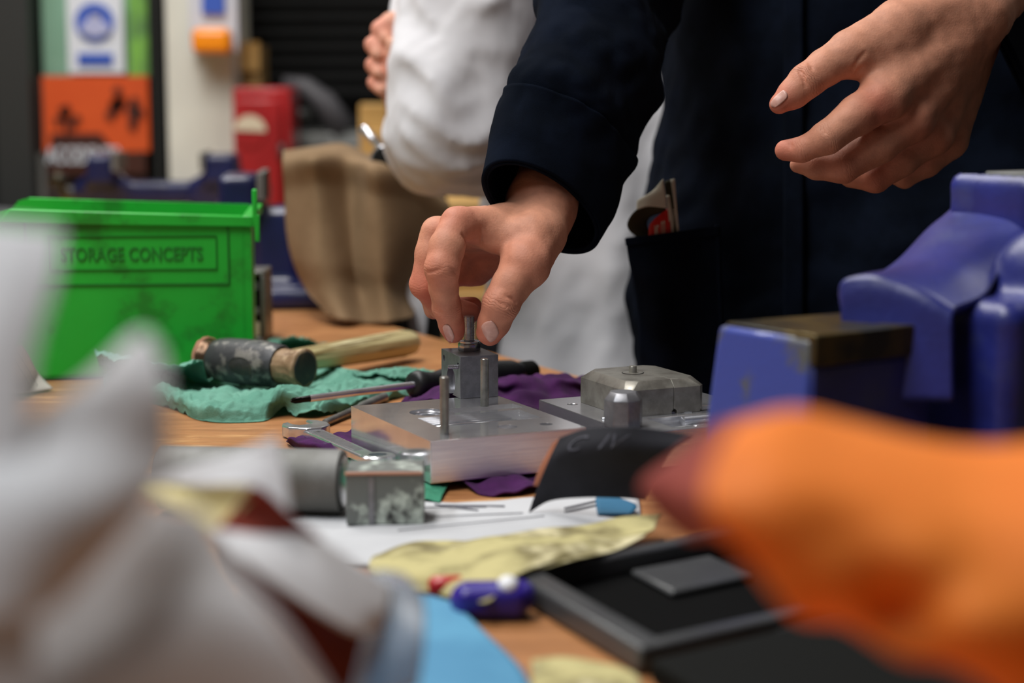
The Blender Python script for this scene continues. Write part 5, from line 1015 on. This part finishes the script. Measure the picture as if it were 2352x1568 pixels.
obj('highlight_disc', lathe(q + (.0075, .0, .0145), q + (.0075, -.002, .0178), [(0, .0045), (.002, .0045), (.0036, .003)], 20), M['highlight'], vp_, True)  # white disc shaped for the highlight on the clip
# black open tray
TA, TB, TC = np.array([-.0012, .824]), np.array([.0511, .7055]), np.array([.0942, .891])
tu = TC - TA; tv = TB - TA
def TL(a, b, z): q = TA + tu * a + tv * b; return np.array([q[0], q[1], T + z])
tr = thing('black_tray', 'open dark grey plastic tray with a black inside, under the orange sheet', 'tray', TL(.5, .5, .0005))
def trim(a0, a1, b0, b1, z0, z1): return prism([TL(a, b, z0) for a, b in ((a0, b0), (a1, b0), (a1, b1), (a0, b1))], [TL(a, b, z1) for a, b in ((a0, b0), (a1, b0), (a1, b1), (a0, b1))])
for q in (trim(0, .12, 0, 1, .001, .0125), trim(1.30, 1.38, 0, 1, .001, .0125), trim(.09, 1.30, -.02, .06, .001, .0125), trim(.09, 1.30, .93, 1.0, .001, .0125)): bevel(obj('rim', q, M['tray'], tr), .002)
obj('tray_floor', trim(.08, 1.31, .05, .94, .0008, .0022), M['trayin'], tr); bevel(obj('inner_plate', trim(.55, .98, .10, .42, .0026, .006), M['tray'], tr), .002)
cs = thing('black_case', 'closed black plastic case in the shade under the orange sheet, bottom right corner', 'case', np.array([.13, .60, T]))
bevel(obj('case_body', trim(.0, 2.6, 1.06, 3.0, .0006, .0105), M['casebl'], cs), .002)
bevel(obj('case_latch', trim(.6, .9, 1.035, 1.058, .002, .009), M['tray'], cs), .001)
# orange sheet and maroon sheet beneath it
o_, _ = sheetP('orange_sheet', [
 [(1690, 975, .43), (1820, 945, .44), (1960, 968, .45), (2110, 1005, .45), (2260, 1018, .45), (2500, 995, .45)],
 [(1650, 1030, .415), (1790, 1000, .42), (1960, 1030, .425), (2110, 1060, .425), (2260, 1070, .425), (2500, 1060, .42)],
 [(1625, 1095, .41), (1780, 1100, .405), (1950, 1130, .405), (2110, 1160, .405), (2260, 1180, .405), (2500, 1200, .40)],
 [(1625, 1165, .405), (1770, 1200, .40), (1940, 1240, .40), (2110, 1290, .395), (2260, 1330, .395), (2500, 1380, .39)],
 [(1680, 1230, .41), (1780, 1300, .405), (1930, 1350, .40), (2070, 1400, .408), (2240, 1450, .39), (2500, 1540, .395)],
 [(1740, 1270, .42), (1810, 1400, .41), (1930, 1420, .415), (2060, 1500, .405), (2210, 1530, .41), (2500, 1700, .40)],
 [(1760, 1290, .46), (1830, 1400, .46), (1950, 1430, .47), (2080, 1500, .46), (2240, 1550, .46), (2600, 1800, .47)]], M['orange'], 'large blurred orange backed sheet curving across the right foreground, over the black tray', 'abrasive sheet', .0012, .05, 4, th=.0008)
sheet('maroon_face', [[P(x, y, z) for x, y, z in r_] for r_ in [[(1640, 975, .53), (1700, 960, .50), (1800, 960, .46)], [(1556, 1045, .53), (1640, 1040, .50), (1750, 1040, .45)], [(1472, 1112, .54), (1580, 1130, .50), (1700, 1130, .44)], [(1516, 1185, .54), (1600, 1200, .50), (1720, 1200, .44)], [(1580, 1240, .54), (1650, 1235, .50), (1740, 1225, .45)]]], M['maroon'], .0006, o_, nu=30, nv=20, label='dark maroon grit face at the left corner')
# torn cardboard pack in the coat pocket
cp = thing('torn_cardboard_pack', 'torn cream cardboard pack with a red panel, sticking out of the navy coat pocket', 'packet', P(1505, 545, 1.398))
sheet('cream_flap', [[P(1462, 482, 1.392), P(1490, 474, 1.388), P(1532, 478, 1.384)], [P(1464, 462, 1.393), P(1492, 448, 1.39), P(1528, 440, 1.386)], [P(1474, 455, 1.394), P(1500, 438, 1.392), P(1523, 411, 1.388)]], M['cream'], .0006, cp, nu=16, nv=16)
tb0 = P(1489, 509, 1.400); sheet('curled_card', [[P(1464, 544, 1.398), P(1446, 530, 1.396), P(1441, 512, 1.394), P(1455, 488, 1.392), P(1480, 474, 1.391), P(1528, 476, 1.388)], [P(1500, 546, 1.404), P(1490, 530, 1.402), P(1486, 512, 1.400), P(1492, 500, 1.398), P(1502, 494, 1.396), P(1530, 486, 1.392)]], M['olive'], .0006, cp, nu=8, nv=30)
_, rps = sheet('red_panel', [[P(1490, 560, 1.392), P(1542, 560, 1.388)], [P(1491, 520, 1.392), P(1540, 510, 1.389)], [P(1506, 500, 1.392), P(1534, 478, 1.390)]], M['packred'], .0006, cp, nu=16, nv=8)
obj('white_print', join(text_sheet('ws', rps, .1, .5, .25, .45, .0005), text_sheet('on', rps, .1, .6, .55, .75, .0005)), M['label'], cp)
sheet('olive_strip', [[P(1542, 560, 1.3905), P(1560, 560, 1.3895)], [P(1534, 478, 1.3925), P(1551, 478, 1.3915)], [P(1526, 416, 1.3945), P(1545, 411, 1.3935)]], M['olive'], .0006, cp, nu=16, nv=6)
sheet('serrated_strip', [[P(1541, 560, 1.3885), P(1549, 560, 1.388)], [P(1536, 500, 1.3895), P(1545, 500, 1.389)], [P(1530, 448, 1.391), P(1538, 448, 1.3905)]], M['cream'], .0008, cp, nu=16, nv=4)
tee = [box(P(1545 + 4 * k / 16 - 0, 548 - k * 6, 1.388) , (.0016, .001, .0008)) for k in range(12)]; obj('serrations', join(*tee), M['cream'], cp, kind='stuff')
sheet('side_edge', [[P(1556, 560, 1.3885), P(1563, 560, 1.388)], [P(1549, 478, 1.39), P(1555, 478, 1.3895)], [P(1540, 412, 1.392), P(1550, 410, 1.3915)]], M['cream'], .0008, cp, nu=16, nv=4)
